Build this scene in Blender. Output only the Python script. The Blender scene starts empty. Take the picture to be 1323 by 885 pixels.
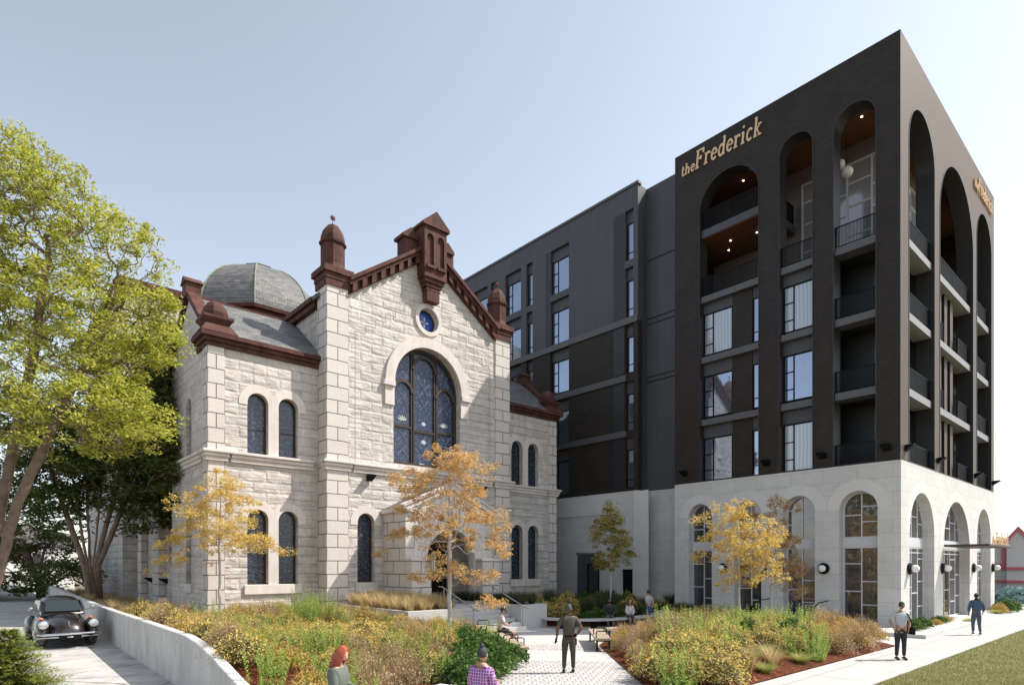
import bpy, bmesh, math, random
import numpy as np
from mathutils import Vector, Matrix
from mathutils.geometry import tessellate_polygon

sc = bpy.context.scene
col = sc.collection
PI = math.pi

# ------------------------------------------------------------------ camera, world, sun, exposure
# world frame: +X runs along the street fronts (receding to the right), +Y back along the side of the apartment block
FOC, CU, HV, CAMH = 791.0, 661.5, 730.0, 2.9
YAW = math.atan2(885.5, 791.0)
FW = (math.cos(YAW), math.sin(YAW)); RT = (math.sin(YAW), -math.cos(YAW))
cd = bpy.data.cameras.new('camera'); cam = bpy.data.objects.new('camera', cd); col.objects.link(cam)
cam.location = (0, 0, CAMH); cam.rotation_euler = (PI/2, 0, YAW - PI/2)
cd.sensor_width = 36; cd.lens = FOC/1323*36; cd.shift_y = (HV-442.5)/1323; cd.clip_start = .1; cd.clip_end = 3000
sc.camera = cam
SUN_EL = math.radians(50); SUN_H = (.808, -.589)
w = bpy.data.worlds.new('World'); sc.world = w; w.use_nodes = True
nt = w.node_tree; nt.nodes.clear()
wo = nt.nodes.new('ShaderNodeOutputWorld'); bg = nt.nodes.new('ShaderNodeBackground'); sky = nt.nodes.new('ShaderNodeTexSky')
sky.sky_type = 'NISHITA'; sky.sun_disc = False; sky.sun_elevation = SUN_EL
sky.sun_rotation = math.atan2(SUN_H[0], SUN_H[1]); sky.altitude = 0; sky.air_density = 1.0; sky.dust_density = 1.0; sky.ozone_density = 1.0
hs = nt.nodes.new('ShaderNodeHueSaturation'); hs.inputs['Saturation'].default_value = .56
nt.links.new(sky.outputs[0], hs.inputs['Color']); sm_ = nt.nodes.new('ShaderNodeMix'); sm_.data_type = 'RGBA'; sm_.blend_type = 'MULTIPLY'; sm_.inputs[0].default_value = 1; sm_.inputs[7].default_value = (1.0, 1.0, .965, 1); nt.links.new(hs.outputs[0], sm_.inputs[6]); nt.links.new(sm_.outputs[2], bg.inputs[0]); nt.links.new(bg.outputs[0], wo.inputs[0])
bg.inputs[1].default_value = .124
sd = bpy.data.lights.new('sun', 'SUN'); so = bpy.data.objects.new('sun', sd); col.objects.link(so)
sd.energy = 3.1; sd.angle = math.radians(.5); sd.color = (1, .94, .86)
sv = Vector((SUN_H[0]*math.cos(SUN_EL), SUN_H[1]*math.cos(SUN_EL), math.sin(SUN_EL)))
so.rotation_euler = sv.to_track_quat('Z', 'Y').to_euler(); so.location = (20, -20, 60)
vs = sc.view_settings; vs.view_transform = 'Standard'; vs.look = 'None'; vs.exposure = 1.02; vs.gamma = 1; vs.use_curve_mapping = False

# ------------------------------------------------------------------ measuring helpers
def ray(u, v):
    d = (u-CU)/FOC
    return (FW[0]+d*RT[0], FW[1]+d*RT[1], (HV-v)/FOC)
def onX(u, v, x): r = ray(u, v); t = x/r[0]; return Vector((x, t*r[1], CAMH+t*r[2]))
def onY(u, v, y): r = ray(u, v); t = y/r[1]; return Vector((t*r[0], y, CAMH+t*r[2]))
def onZ(u, v, z=0.): r = ray(u, v); t = (z-CAMH)/r[2]; return Vector((t*r[0], t*r[1], z))
def at(u, v, D): r = ray(u, v); return Vector((D*r[0], D*r[1], CAMH+D*r[2]))
def CW(X, D, z=0.): return Vector((D*FW[0]+X*RT[0], D*FW[1]+X*RT[1], z))

# ------------------------------------------------------------------ materials
MATS = {}
class NM:
    def __init__(s, name):
        s.m = bpy.data.materials.new(name); s.m.use_nodes = True; s.t = s.m.node_tree; s.t.nodes.clear()
        s.out = s.n('ShaderNodeOutputMaterial'); s.p = s.n('ShaderNodeBsdfPrincipled'); s.l(s.p.outputs[0], s.out.inputs[0]); MATS[name] = s.m
    def n(s, k, **kw):
        n = s.t.nodes.new(k)
        for a, b in kw.items(): setattr(n, a, b)
        return n
    def l(s, a, b): s.t.links.new(a, b)
    def coord(s, kind='Object', scale=(1,1,1), loc=(0,0,0)):
        c = s.n('ShaderNodeTexCoord'); mp = s.n('ShaderNodeMapping'); mp.inputs['Scale'].default_value = scale; mp.inputs['Location'].default_value = loc
        s.l(c.outputs[kind], mp.inputs[0]); return mp.outputs[0]
    def noise(s, vec, scale, detail=6, rough=.6):
        n = s.n('ShaderNodeTexNoise'); n.inputs['Scale'].default_value = scale; n.inputs['Detail'].default_value = detail; n.inputs['Roughness'].default_value = rough
        s.l(vec, n.inputs['Vector']); return n.outputs['Fac']
    def ramp(s, fac, stops):
        r = s.n('ShaderNodeValToRGB'); cr = r.color_ramp
        while len(cr.elements) < len(stops): cr.elements.new(.5)
        for e, (p, c) in zip(cr.elements, stops): e.position = p; e.color = (*c, 1) if len(c) == 3 else c
        s.l(fac, r.inputs[0]); return r.outputs[0]
    def mix(s, fac, a, b, mode='MIX'):
        m = s.n('ShaderNodeMix', data_type='RGBA', blend_type=mode)
        for k, v in ((0, fac), (6, a), (7, b)):
            if isinstance(v, (int, float)): m.inputs[k].default_value = v
            elif isinstance(v, tuple): m.inputs[k].default_value = (*v, 1) if len(v) == 3 else v
            else: s.l(v, m.inputs[k])
        return m.outputs[2]
    def math(s, op, a, b=0.):
        m = s.n('ShaderNodeMath', operation=op)
        for k, v in ((0, a), (1, b)):
            if isinstance(v, (int, float)): m.inputs[k].default_value = v
            else: s.l(v, m.inputs[k])
        return m.outputs[0]
    def bump(s, h, strength=.5, dist=.02):
        b = s.n('ShaderNodeBump'); b.inputs['Strength'].default_value = strength; b.inputs['Distance'].default_value = dist
        s.l(h, b.inputs['Height']); s.l(b.outputs[0], s.p.inputs['Normal'])
    def color(s, c):
        if isinstance(c, tuple): s.p.inputs['Base Color'].default_value = (*c, 1)
        else: s.l(c, s.p.inputs['Base Color'])
    def set(s, rough=.8, metal=0., spec=None, **kw):
        s.p.inputs['Roughness'].default_value = rough; s.p.inputs['Metallic'].default_value = metal
        if spec is not None: s.p.inputs['Specular IOR Level'].default_value = spec
        for k, v in kw.items(): s.p.inputs[k].default_value = v
        return s.m

def plain(name, c, rough=.7, metal=0., var=.15, scale=6., bump=.0, spec=None, streak=0.):
    a = NM(name); v = a.coord()
    f = a.noise(v, scale)
    lo = tuple(x*(1-var) for x in c); hi = tuple(min(1, x*(1+var)) for x in c)
    c_ = a.ramp(f, [(.3, lo), (.7, hi)])
    if streak: c_ = a.mix(1., c_, a.ramp(a.noise(a.coord(scale=(1, 1, .07)), 2.6, 6, .7), [(.32, (1-streak,)*3), (.6, (1,)*3)]), 'MULTIPLY')
    a.color(c_)
    if bump: a.bump(a.noise(v, scale*6), bump, .01)
    return a.set(rough, metal, spec)

def bricky(name, c1, c2, cm, bw, rh, mortar=.012, off=.5, loc=(0,0,0), rough=.85, rock=0., mott=.25, bstr=.5, bdist=.02, var2=None, nscale=2.2, spec=.3):
    a = NM(name); v = a.coord('UV', loc=loc)
    b = a.n('ShaderNodeTexBrick'); b.offset = off; b.inputs['Scale'].default_value = 1
    b.inputs['Brick Width'].default_value = bw; b.inputs['Row Height'].default_value = rh; b.inputs['Mortar Size'].default_value = mortar; b.inputs['Mortar Smooth'].default_value = .25
    b.inputs['Color1'].default_value = (*c1, 1); b.inputs['Color2'].default_value = (*c2, 1); b.inputs['Mortar'].default_value = (*cm, 1); b.inputs['Bias'].default_value = 0
    a.l(v, b.inputs['Vector'])
    n1 = a.noise(v, nscale, 8, .65)
    mot = a.ramp(n1, [(.35, (1-mott,)*3), (.62, (1.0,)*3)])
    c = a.mix(1.0, b.outputs['Color'], mot, 'MULTIPLY')
    big = a.noise(v, .25, 4)
    c = a.mix(1.0, c, a.ramp(big, [(.3, (.88, .88, .88)), (.7, (1, 1, 1))]), 'MULTIPLY')
    if rock: c = a.mix(1., c, a.ramp(a.noise(a.coord(scale=(1, 1, .12)), 1.3, 6, .7), [(.33, (.84, .83, .81)), (.6, (1, 1, 1))]), 'MULTIPLY')
    a.color(c)
    inv = a.math('SUBTRACT', 1., b.outputs['Fac'])
    h = inv
    if rock:
        nz = a.n('ShaderNodeTexNoise'); nz.inputs['Scale'].default_value = 1.6; nz.inputs['Detail'].default_value = 5; a.l(v, nz.inputs['Vector'])
        vw = a.mix(.11, v, nz.outputs['Color'])
        b2 = a.n('ShaderNodeTexBrick'); b2.offset = off; b2.inputs['Scale'].default_value = 1; b2.inputs['Brick Width'].default_value = bw; b2.inputs['Row Height'].default_value = rh
        b2.inputs['Mortar Size'].default_value = .09; b2.inputs['Mortar Smooth'].default_value = 1.; a.l(vw, b2.inputs['Vector'])
        v2 = a.coord('UV', scale=(1, 2.2, 1), loc=(3, 5, 0))
        n2 = a.noise(v2, 1.5, 7, .55)
        pil = a.math('MULTIPLY', a.math('SUBTRACT', 1., b2.outputs['Fac']), .30)
        h = a.math('MULTIPLY', inv, a.math('ADD', pil, a.math('MULTIPLY', n2, rock)))
    else:
        h = a.math('ADD', inv, a.math('MULTIPLY', a.noise(v, 30, 4), .25))
    a.bump(h, bstr, bdist)
    return a.set(rough, 0, spec)

# ------------------------------------------------------------------ mesh helpers
ROOT = {}
def finish_uv(me):
    uv = me.uv_layers.new(name='UVMap')
    n = len(me.loops)
    if not n: return
    co = np.empty(len(me.vertices)*3, np.float32); me.vertices.foreach_get('co', co); co = co.reshape(-1, 3)
    li = np.empty(n, np.int32); me.loops.foreach_get('vertex_index', li)
    pn = np.empty(len(me.polygons)*3, np.float32); me.polygons.foreach_get('normal', pn); pn = pn.reshape(-1, 3)
    lt = np.empty(len(me.polygons), np.int32); me.polygons.foreach_get('loop_total', lt)
    nn = np.repeat(pn, lt, axis=0); p = co[li]
    hx, hy = -nn[:, 1], nn[:, 0]; L = np.sqrt(hx*hx+hy*hy); flat = L < .25
    L[flat] = 1; hx = hx/L; hy = hy/L
    sg = np.where(np.where(np.abs(hx) > np.abs(hy), hx, hy) < 0, -1., 1.); hx *= sg; hy *= sg
    U = p[:, 0]*hx+p[:, 1]*hy; V = p[:, 2]/L
    U[flat] = p[flat, 0]; V[flat] = p[flat, 1]
    uv.data.foreach_set('uv', np.stack([U, V], 1).astype(np.float32).ravel())

class MB:
    def __init__(s): s.v = []; s.f = []
    def add(s, vs, fs):
        o = len(s.v); s.v += [tuple(x) for x in vs]; s.f += [tuple(i+o for i in f) for f in fs]; return s
    def box(s, x0, x1, y0, y1, z0, z1):
        x0, x1 = sorted((x0, x1)); y0, y1 = sorted((y0, y1)); z0, z1 = sorted((z0, z1))
        return s.add([(x0,y0,z0),(x1,y0,z0),(x1,y1,z0),(x0,y1,z0),(x0,y0,z1),(x1,y0,z1),(x1,y1,z1),(x0,y1,z1)],
                     [(0,3,2,1),(4,5,6,7),(0,1,5,4),(1,2,6,5),(2,3,7,6),(3,0,4,7)])
    def bbox(s, x0, x1, y0, y1, z0, z1, b=.02):      # box with chamfered edges
        bm = bmesh.new(); bmesh.ops.create_cube(bm, size=1)
        for v in bm.verts: v.co = Vector(((x0+x1)/2+v.co.x*abs(x1-x0), (y0+y1)/2+v.co.y*abs(y1-y0), (z0+z1)/2+v.co.z*abs(z1-z0)))
        bmesh.ops.bevel(bm, geom=bm.edges[:], offset=b, segments=2, affect='EDGES', profile=.5)
        return s.bm(bm)
    def bm(s, bm, M=None):
        bm.verts.ensure_lookup_table(); bm.verts.index_update()
        s.add([(M @ v.co if M else v.co) for v in bm.verts], [[v.index for v in f.verts] for f in bm.faces]); bm.free(); return s
    def prism(s, pts, z0, z1):                         # vertical prism over an xy polygon (z0 / z1 may be functions)
        n = len(pts); A = sum(pts[i][0]*pts[(i+1) % n][1]-pts[(i+1) % n][0]*pts[i][1] for i in range(n))
        if A < 0: pts = pts[::-1]
        g = lambda z, p: z(p[0], p[1]) if callable(z) else z
        tri = tessellate_polygon([[Vector((p[0], p[1], 0)) for p in pts]])
        vs = [(p[0], p[1], g(z0, p)) for p in pts]+[(p[0], p[1], g(z1, p)) for p in pts]
        fs = []
        for t in tri:
            a, b, c = [pts[i] for i in t]
            if (b[0]-a[0])*(c[1]-a[1])-(b[1]-a[1])*(c[0]-a[0]) < 0: t = (t[0], t[2], t[1])
            fs.append((t[2], t[1], t[0])); fs.append(tuple(i+n for i in t))
        fs += [(i, (i+1) % n, (i+1) % n+n, i+n) for i in range(n)]
        return s.add(vs, fs)
    def tube(s, pts, r, n=8, caps=True):
        pts = [Vector(p) for p in pts]; m = len(pts); rs = r if isinstance(r, (list, tuple)) else [r]*m
        vs = []; up = None
        for i, p in enumerate(pts):
            d = (pts[min(i+1, m-1)]-pts[max(i-1, 0)]).normalized()
            if up is None: up = Vector((0, 0, 1)) if abs(d.z) < .9 else Vector((1, 0, 0))
            a = d.cross(up); a = a.normalized() if a.length > 1e-4 else d.orthogonal().normalized()
            b = a.cross(d).normalized(); up = b
            for k in range(n):
                t = 2*PI*k/n; vs.append(p+(a*math.cos(t)+b*math.sin(t))*rs[i])
        fs = [(i*n+k, i*n+(k+1) % n, (i+1)*n+(k+1) % n, (i+1)*n+k) for i in range(m-1) for k in range(n)]
        if caps: fs += [tuple(range(n))[::-1], tuple(range((m-1)*n, m*n))]
        return s.add(vs, [f[::-1] for f in fs])
    def lathe(s, prof, c=(0,0,0), n=16, rot=0., sx=1., sy=1.):
        vs = []; m = len(prof)
        for r, z in prof:
            for k in range(n): t = rot+2*PI*k/n; vs.append((c[0]+r*math.cos(t)*sx, c[1]+r*math.sin(t)*sy, c[2]+z))
        fs = [(i*n+k, i*n+(k+1) % n, (i+1)*n+(k+1) % n, (i+1)*n+k) for i in range(m-1) for k in range(n)]
        fs += [tuple(range(n))[::-1], tuple(range((m-1)*n, m*n))]
        return s.add(vs, fs)
    def ball(s, c, r, n=12, sc=(1,1,1)):
        m = n//2+1; prof = [(max(1e-4, math.sin(PI*i/(m-1)))*r, -math.cos(PI*i/(m-1))*r) for i in range(m)]
        vs = []
        for q, z in prof:
            for k in range(n): t = 2*PI*k/n; vs.append((c[0]+q*math.cos(t)*sc[0], c[1]+q*math.sin(t)*sc[1], c[2]+z*sc[2]))
        return s.add(vs, [(i*n+k, i*n+(k+1) % n, (i+1)*n+(k+1) % n, (i+1)*n+k) for i in range(m-1) for k in range(n)])
    def plate(s, ax, c, d0, d1, outer, holes=()):      # slab in plane x=c (ax X) or y=c (ax Y), from depth d0 to d1 behind it; polygons are (a, z)
        loops = [list(outer)]+[list(h) for h in holes]
        flat = [p for L in loops for p in L]; n = len(flat)
        tri = tessellate_polygon([[Vector((p[0], p[1], 0)) for p in L] for L in loops])
        P = (lambda p, d: (c+d, p[0], p[1])) if ax == 'X' else (lambda p, d: (p[0], c+d, p[1]))
        vs = [P(p, d0) for p in flat]+[P(p, d1) for p in flat]; fs = []
        for t in tri:
            a, b, e = [flat[i] for i in t]
            cr = (b[0]-a[0])*(e[1]-a[1])-(b[1]-a[1])*(e[0]-a[0])
            if abs(cr) < 1e-9: continue
            ccw = cr > 0
            if (ax == 'Y') != ccw: t = (t[0], t[2], t[1])
            fs.append(tuple(t)); fs.append((t[2]+n, t[1]+n, t[0]+n))
        o = 0
        for li, L in enumerate(loops):
            A = sum(L[i][0]*L[(i+1) % len(L)][1]-L[(i+1) % len(L)][0]*L[i][1] for i in range(len(L)))
            fl = (A > 0) != (li > 0); fl = fl != (ax == 'X')
            for i in range(len(L)):
                j = (i+1) % len(L); q = (o+i, o+i+n, o+j+n, o+j)
                fs.append(q if fl else q[::-1])
            o += len(L)
        return s.add(vs, fs)
    def bx(s, ax, c, d0, d1, a0, a1, z0, z1):
        return s.box(c+d0, c+d1, a0, a1, z0, z1) if ax == 'X' else s.box(a0, a1, c+d0, c+d1, z0, z1)
    def build(s, name, m, parent=None, smooth=False, loc=None):
        me = bpy.data.meshes.new(name); o = bpy.data.objects.new(name, me)
        r = Vector((0,0,0))
        if parent is not None:
            o.parent = parent; r = ROOT.get(parent.name, r); ROOT[o.name] = r
        elif loc is not None: r = Vector(loc); o.location = r; ROOT[o.name] = r
        vs = [(x-r.x, y-r.y, z-r.z) for x, y, z in s.v] if r.length else s.v
        me.from_pydata(vs, [], s.f); me.update()
        # uv in world metres
        for v, q in zip(me.vertices, s.v): v.co = q
        me.update(); finish_uv(me)
        for v, q in zip(me.vertices, vs): v.co = q
        for mm in (m if isinstance(m, list) else [m]): me.materials.append(mm)
        if smooth: me.polygons.foreach_set('use_smooth', [True]*len(me.polygons))
        me.update(); col.objects.link(o)
        return o

def tag(o, label=None, cat=None, group=None, kind=None):
    if label: o['label'] = label
    if cat: o['category'] = cat
    if group: o['group'] = group
    if kind: o['kind'] = kind
    return o
def thing(name, label, cat, loc=(0,0,0), rotz=0., group=None, local=False):
    o = bpy.data.objects.new(name, None); col.objects.link(o); o.location = loc; o.rotation_euler = (0,0,rotz); o.empty_display_size = .2
    ROOT[o.name] = Vector((0,0,0)) if local else Vector(loc)
    return tag(o, label, cat, group)
KIDS = {}
def kids(o):
    return [c for c in bpy.data.objects if c.parent is o]
def dup(o, loc=None, rotz=None, label=None, group=None, scale=None, parent=None):
    c = o.copy(); col.objects.link(c)
    if parent is not None: c.parent = parent
    for ch in kids(o): dup(ch, parent=c)
    if loc is not None: c.location = loc
    if rotz is not None: c.rotation_euler = (0,0,rotz)
    if scale is not None: c.scale = scale if hasattr(scale, '__len__') else (scale,)*3
    if label: c['label'] = label
    if group: c['group'] = group
    return c

def arch(a0, a1, z0, zs, n=20, rise=None):
    c, r = (a0+a1)/2, (a1-a0)/2; rise = rise or r
    return [(a0, z0), (a1, z0)]+[(c+r*math.cos(PI*i/n), zs+rise*math.sin(PI*i/n)) for i in range(n+1)]
def rect(a0, a1, z0, z1): return [(a0, z0), (a1, z0), (a1, z1), (a0, z1)]
def arch_top(a, a0, a1, zs):
    c, r = (a0+a1)/2, (a1-a0)/2; return zs+math.sqrt(max(0, r*r-(a-c)**2))

def window(par, ax, c, a0, a1, z0, z1, fm, gm, arched=False, fw=.07, vs=(), hs=(), d=0., dep=.08, name='window', pane='pane', flabel=None):
    """vs: mullion positions; hs: (z, a_from, a_to) bars"""
    zs = z1-(a1-a0)/2 if arched else z1
    P = arch(a0, a1, z0, zs) if arched else rect(a0, a1, z0, z1)
    Q = arch(a0+fw, a1-fw, z0+fw, zs) if arched else rect(a0+fw, a1-fw, z0+fw, z1-fw)
    m = MB().plate(ax, c, d, d+dep, P, [Q])
    for a in vs:
        t = (arch_top(a, a0+fw, a1-fw, zs) if arched else z1-fw)
        m.bx(ax, c, d+.01, d+dep-.01, a-fw*.4, a+fw*.4, z0+fw*.9, t)
    for z, p, q in hs:
        if arched and z > zs:
            r = (a1-a0)/2-fw; hw = math.sqrt(max(0, r*r-(z-zs)**2)); cc = (a0+a1)/2; p = max(p, cc-hw); q = min(q, cc+hw)
        if q > p: m.bx(ax, c, d+.014, d+dep-.014, p, q, z-fw*.35, z+fw*.35)
    f = m.build(name, fm, par)
    e = fw*.5
    Pg = arch(a0+e, a1-e, z0+e, zs) if arched else rect(a0+e, a1-e, z0+e, z1-e)
    MB().plate(ax, c, d+dep*.45, d+dep*.55, Pg).build(pane, gm, f)
    return f

def fastmesh(name, verts, quads, m, parent=None, tri=False):
    me = bpy.data.meshes.new(name); verts = np.asarray(verts, np.float32); quads = np.asarray(quads, np.int32); k = quads.shape[1]
    me.vertices.add(len(verts)); me.vertices.foreach_set('co', verts.ravel())
    me.loops.add(quads.size); me.loops.foreach_set('vertex_index', quads.ravel())
    me.polygons.add(len(quads)); me.polygons.foreach_set('loop_start', np.arange(0, quads.size, k, dtype=np.int32))
    try: me.polygons.foreach_set('loop_total', np.full(len(quads), k, np.int32))
    except Exception: pass
    me.update(calc_edges=True); me.validate()
    me.materials.append(m)
    o = bpy.data.objects.new(name, me); col.objects.link(o)
    if parent is not None: o.parent = parent
    return o

# ------------------------------------------------------------------ material library
STONE = bricky('rock_faced_limestone', (.74, .675, .625), (.64, .59, .55), (.54, .50, .46), 1.05, .42, .010, rock=1.6, mott=.20, bstr=1., bdist=.065, nscale=2.2)
SMOOTH = plain('dressed_limestone', (.69, .62, .575), .85, var=.08, scale=1.5, bump=.25, spec=.3, streak=.14)
_q = {}
def quoin(W, loc):
    k = (round(W, 2), round(loc[0], 2))
    if k not in _q: _q[k] = bricky('quoin_stone', (.71, .65, .60), (.67, .61, .565), (.16, .15, .145), W, .62, .022, loc=loc, mott=.12, bstr=.8, bdist=.03, nscale=9)
    return _q[k]
BROWN = plain('brown_sandstone', (.105, .045, .035), .75, var=.35, scale=2.2, bump=.45, spec=.2, streak=.4)
SLATE = bricky('slate_shingle', (.235, .225, .205), (.13, .13, .135), (.05, .05, .055), .46, .22, .012, mott=.25, bstr=.6, bdist=.02, nscale=1.2, spec=.4, rough=.6)
BRONZE = plain('dark_bronze_frame', (.045, .028, .020), .5, spec=.4)
COPPER = plain('aged_copper', (.22, .25, .16), .6)
BRICKD = bricky('dark_brick', (.036, .028, .023), (.024, .019, .016), (.045, .037, .031), .24, .085, .010, mott=.25, bstr=.35, bdist=.005, nscale=.9, rough=.55, spec=.22)
BRICKD.node_tree.nodes['Principled BSDF'].inputs['Sheen Weight'].default_value = .22
BRICKD.node_tree.nodes['Principled BSDF'].inputs['Sheen Roughness'].default_value = .35
BRICKD.node_tree.nodes['Principled BSDF'].inputs['Sheen Tint'].default_value = (1., .70, .48, 1)
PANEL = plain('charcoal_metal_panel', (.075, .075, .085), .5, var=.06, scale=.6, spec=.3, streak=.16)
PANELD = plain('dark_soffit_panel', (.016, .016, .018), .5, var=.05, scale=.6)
TRIM = plain('graphite_trim', (.085, .085, .094), .5, var=.05)
SLABW = plain('pale_slab_edge', (.24, .24, .25), .6, var=.05)
WHITE = bricky('white_stone_cladding', (.66, .64, .62), (.615, .597, .58), (.40, .39, .38), 1.5, .62, .008, mott=.07, bstr=.3, bdist=.008, nscale=2, rough=.7)
WHITES = plain('white_plaster_stone', (.635, .615, .598), .75, var=.04, scale=1.2)
WFRAME = plain('pale_window_frame', (.55, .55, .57), .45, var=.03)
BLACK = plain('black_metal', (.006, .006, .007), .55, var=.1, spec=.15)
def wood():
    a = NM('wood_soffit'); v = a.coord('UV', scale=(1, 1, 1))
    b = a.n('ShaderNodeTexBrick'); b.offset = .37; b.inputs['Scale'].default_value = 1; b.inputs['Brick Width'].default_value = 3.; b.inputs['Row Height'].default_value = .14; b.inputs['Mortar Size'].default_value = .006
    b.inputs['Color1'].default_value = (.17, .06, .026, 1); b.inputs['Color2'].default_value = (.13, .05, .022, 1); b.inputs['Mortar'].default_value = (.02, .01, .006, 1); a.l(v, b.inputs['Vector'])
    a.color(b.outputs['Color']); return a.set(.45)
WOOD = wood()
def glass(name, base, metal=.8, rough=.04, warm=None):
    a = NM(name); v = a.coord()
    n = a.noise(v, .5, 3)
    c = a.mix(n, base, warm or tuple(x*.7 for x in base)); a.color(c)
    a.bump(a.noise(v, 1.3, 2), .03, .02)
    return a.set(rough, metal)
GLASS = glass('coated_window_glass', (.34, .40, .52))
GLASSG = glass('shopfront_glass', (.22, .21, .22), .7, .03, (.10, .095, .10))
GLASSP = glass('pale_interior_glass', (.45, .43, .45), .35, .1, (.30, .29, .32))
def stained(name='stained_glass', b1=(.010, .018, .042), b2=(.05, .06, .10), s1=(.012, .02, .045), s2=(.13, .15, .20), s3=(.18, .17, .14)):
    a = NM(name); v = a.coord('UV')
    vo = a.n('ShaderNodeTexVoronoi'); vo.feature = 'DISTANCE_TO_EDGE'; vo.inputs['Scale'].default_value = 9; a.l(v, vo.inputs['Vector'])
    vc = a.n('ShaderNodeTexVoronoi'); vc.inputs['Scale'].default_value = 9; a.l(v, vc.inputs['Vector'])
    n = a.noise(v, 1.1, 3)
    base = a.mix(n, b1, b2)
    spots = a.ramp(a.noise(v, 7, 3), [(.50, s1), (.60, s2), (.8, s3)])
    c = a.mix(.5, base, spots)
    hue = a.mix(.10, c, vc.outputs['Color'], 'SOFT_LIGHT')
    lead = a.ramp(vo.outputs['Distance'], [(.02, (.15,)*3), (.07, (1,)*3)])
    a.color(a.mix(1., hue, lead, 'MULTIPLY')); a.bump(vo.outputs['Distance'], .4, .02)
    return a.set(.18, .0, .6)
STAIN = stained()
STAINB = stained('blue_stained_glass', (.022, .038, .085), (.05, .075, .14), (.02, .035, .08), (.13, .15, .23), (.24, .25, .29))
BLUEG = plain('cobalt_glass', (.02, .06, .30), .15, var=.4, scale=3)
PALEBLUE = plain('pale_leaded_glass', (.42, .5, .62), .3)
CONC = plain('light_concrete', (.50, .485, .47), .85, var=.06, scale=.5, bump=.1, spec=.2)
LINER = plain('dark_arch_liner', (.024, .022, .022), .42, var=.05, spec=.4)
def curtained():
    a = NM('curtained_window_glass'); v = a.coord('UV'); wv = a.n('ShaderNodeTexWave'); wv.inputs['Scale'].default_value = 1.7; wv.inputs['Distortion'].default_value = 2.5; wv.inputs['Detail'].default_value = 2; wv.inputs['Detail Scale'].default_value = .3; a.l(v, wv.inputs['Vector'])
    a.color(a.ramp(wv.outputs['Fac'], [(.1, (.30, .33, .39)), (.9, (.40, .43, .49))])); a.p.inputs['Coat Weight'].default_value = 1.; a.p.inputs['Coat IOR'].default_value = 1.8; return a.set(.3, .25)
CURT = curtained()

# ================================================================== GROUND
def sm(t): t = max(0., min(1., t)); return t*t*(3-2*t)
def segd(p, pts):
    best = 1e9
    for a, b in zip(pts[:-1], pts[1:]):
        ax, ay = a[0], a[1]; dx, dy = b[0]-ax, b[1]-ay; L = dx*dx+dy*dy
        t = max(0, min(1, ((p[0]-ax)*dx+(p[1]-ay)*dy)/L)); best = min(best, math.hypot(p[0]-ax-t*dx, p[1]-ay-t*dy))
    return best
def inpoly(x, y, P):
    c = False; n = len(P)
    for i in range(n):
        x0, y0 = P[i][0], P[i][1]; x1, y1 = P[i-1][0], P[i-1][1]
        if (y0 > y) != (y1 > y) and x < (x1-x0)*(y-y0)/(y1-y0)+x0: c = not c
    return c
def sheet(name, pts, z, m, step=None, kind='structure'):
    bm = bmesh.new(); n = len(pts)
    A = sum(pts[i][0]*pts[(i+1) % n][1]-pts[(i+1) % n][0]*pts[i][1] for i in range(n))
    if A < 0: pts = pts[::-1]
    bm.faces.new([bm.verts.new((p[0], p[1], 0)) for p in pts])
    if step:
        xs = [p[0] for p in pts]; ys = [p[1] for p in pts]
        for k, (lo, hi, no) in enumerate(((min(xs), max(xs), (1,0,0)), (min(ys), max(ys), (0,1,0)))):
            q = lo+step
            while q < hi:
                bmesh.ops.bisect_plane(bm, geom=bm.verts[:]+bm.edges[:]+bm.faces[:], plane_co=(q if k == 0 else 0, q if k == 1 else 0, 0), plane_no=no); q += step
    for v in bm.verts: v.co.z = z(v.co.x, v.co.y) if callable(z) else z
    bmesh.ops.triangulate(bm, faces=[f for f in bm.faces if len(f.verts) > 4])
    mb = MB().bm(bm); o = mb.build(name, m, smooth=bool(step)); o['kind'] = kind
    return o

def mulch_mat(name, c1, c2):
    a = NM(name); v = a.coord(); vo = a.n('ShaderNodeTexVoronoi'); vo.inputs['Scale'].default_value = 16; a.l(v, vo.inputs['Vector'])
    f = a.mix(.5, vo.outputs['Color'], a.noise(v, 9))
    a.color(a.ramp(f, [(.3, c1), (.7, c2)])); a.bump(vo.outputs['Distance'], 1., .05); return a.set(.95, 0, .1)
MULCH = mulch_mat('red_bark_mulch', (.055, .018, .010), (.20, .065, .032))
DIRT = plain('dry_ground', (.16, .13, .09), .95, var=.3, scale=.3)
def conc_slab(name, c, bw, rh, loc=(0,0,0), stain=.1):
    a = NM(name); v = a.coord('UV', loc=loc); b = a.n('ShaderNodeTexBrick'); b.offset = 0
    b.inputs['Scale'].default_value = 1; b.inputs['Brick Width'].default_value = bw; b.inputs['Row Height'].default_value = rh; b.inputs['Mortar Size'].default_value = .014; b.inputs['Mortar Smooth'].default_value = .3
    b.inputs['Color1'].default_value = (*c, 1); b.inputs['Color2'].default_value = (*(x*.96 for x in c), 1); b.inputs['Mortar'].default_value = (*(x*.42 for x in c), 1); a.l(v, b.inputs['Vector'])
    mot = a.ramp(a.noise(v, .9, 8, .65), [(.3, (1-stain*2,)*3), (.65, (1,)*3)])
    a.color(a.mix(1., b.outputs['Color'], mot, 'MULTIPLY')); a.bump(a.math('ADD', a.math('SUBTRACT', 1., b.outputs['Fac']), a.math('MULTIPLY', a.noise(v, 40, 4), .3)), .25, .006)
    return a.set(.85, 0, .25)
WALK = conc_slab('pale_sidewalk_concrete', (.50, .48, .455), 1.9, 1.9, loc=(.3, .9, 0), stain=.05)
PLAZA = conc_slab('pale_plaza_concrete', (.55, .535, .51), 3.2, 3.2, stain=.05)
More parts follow.
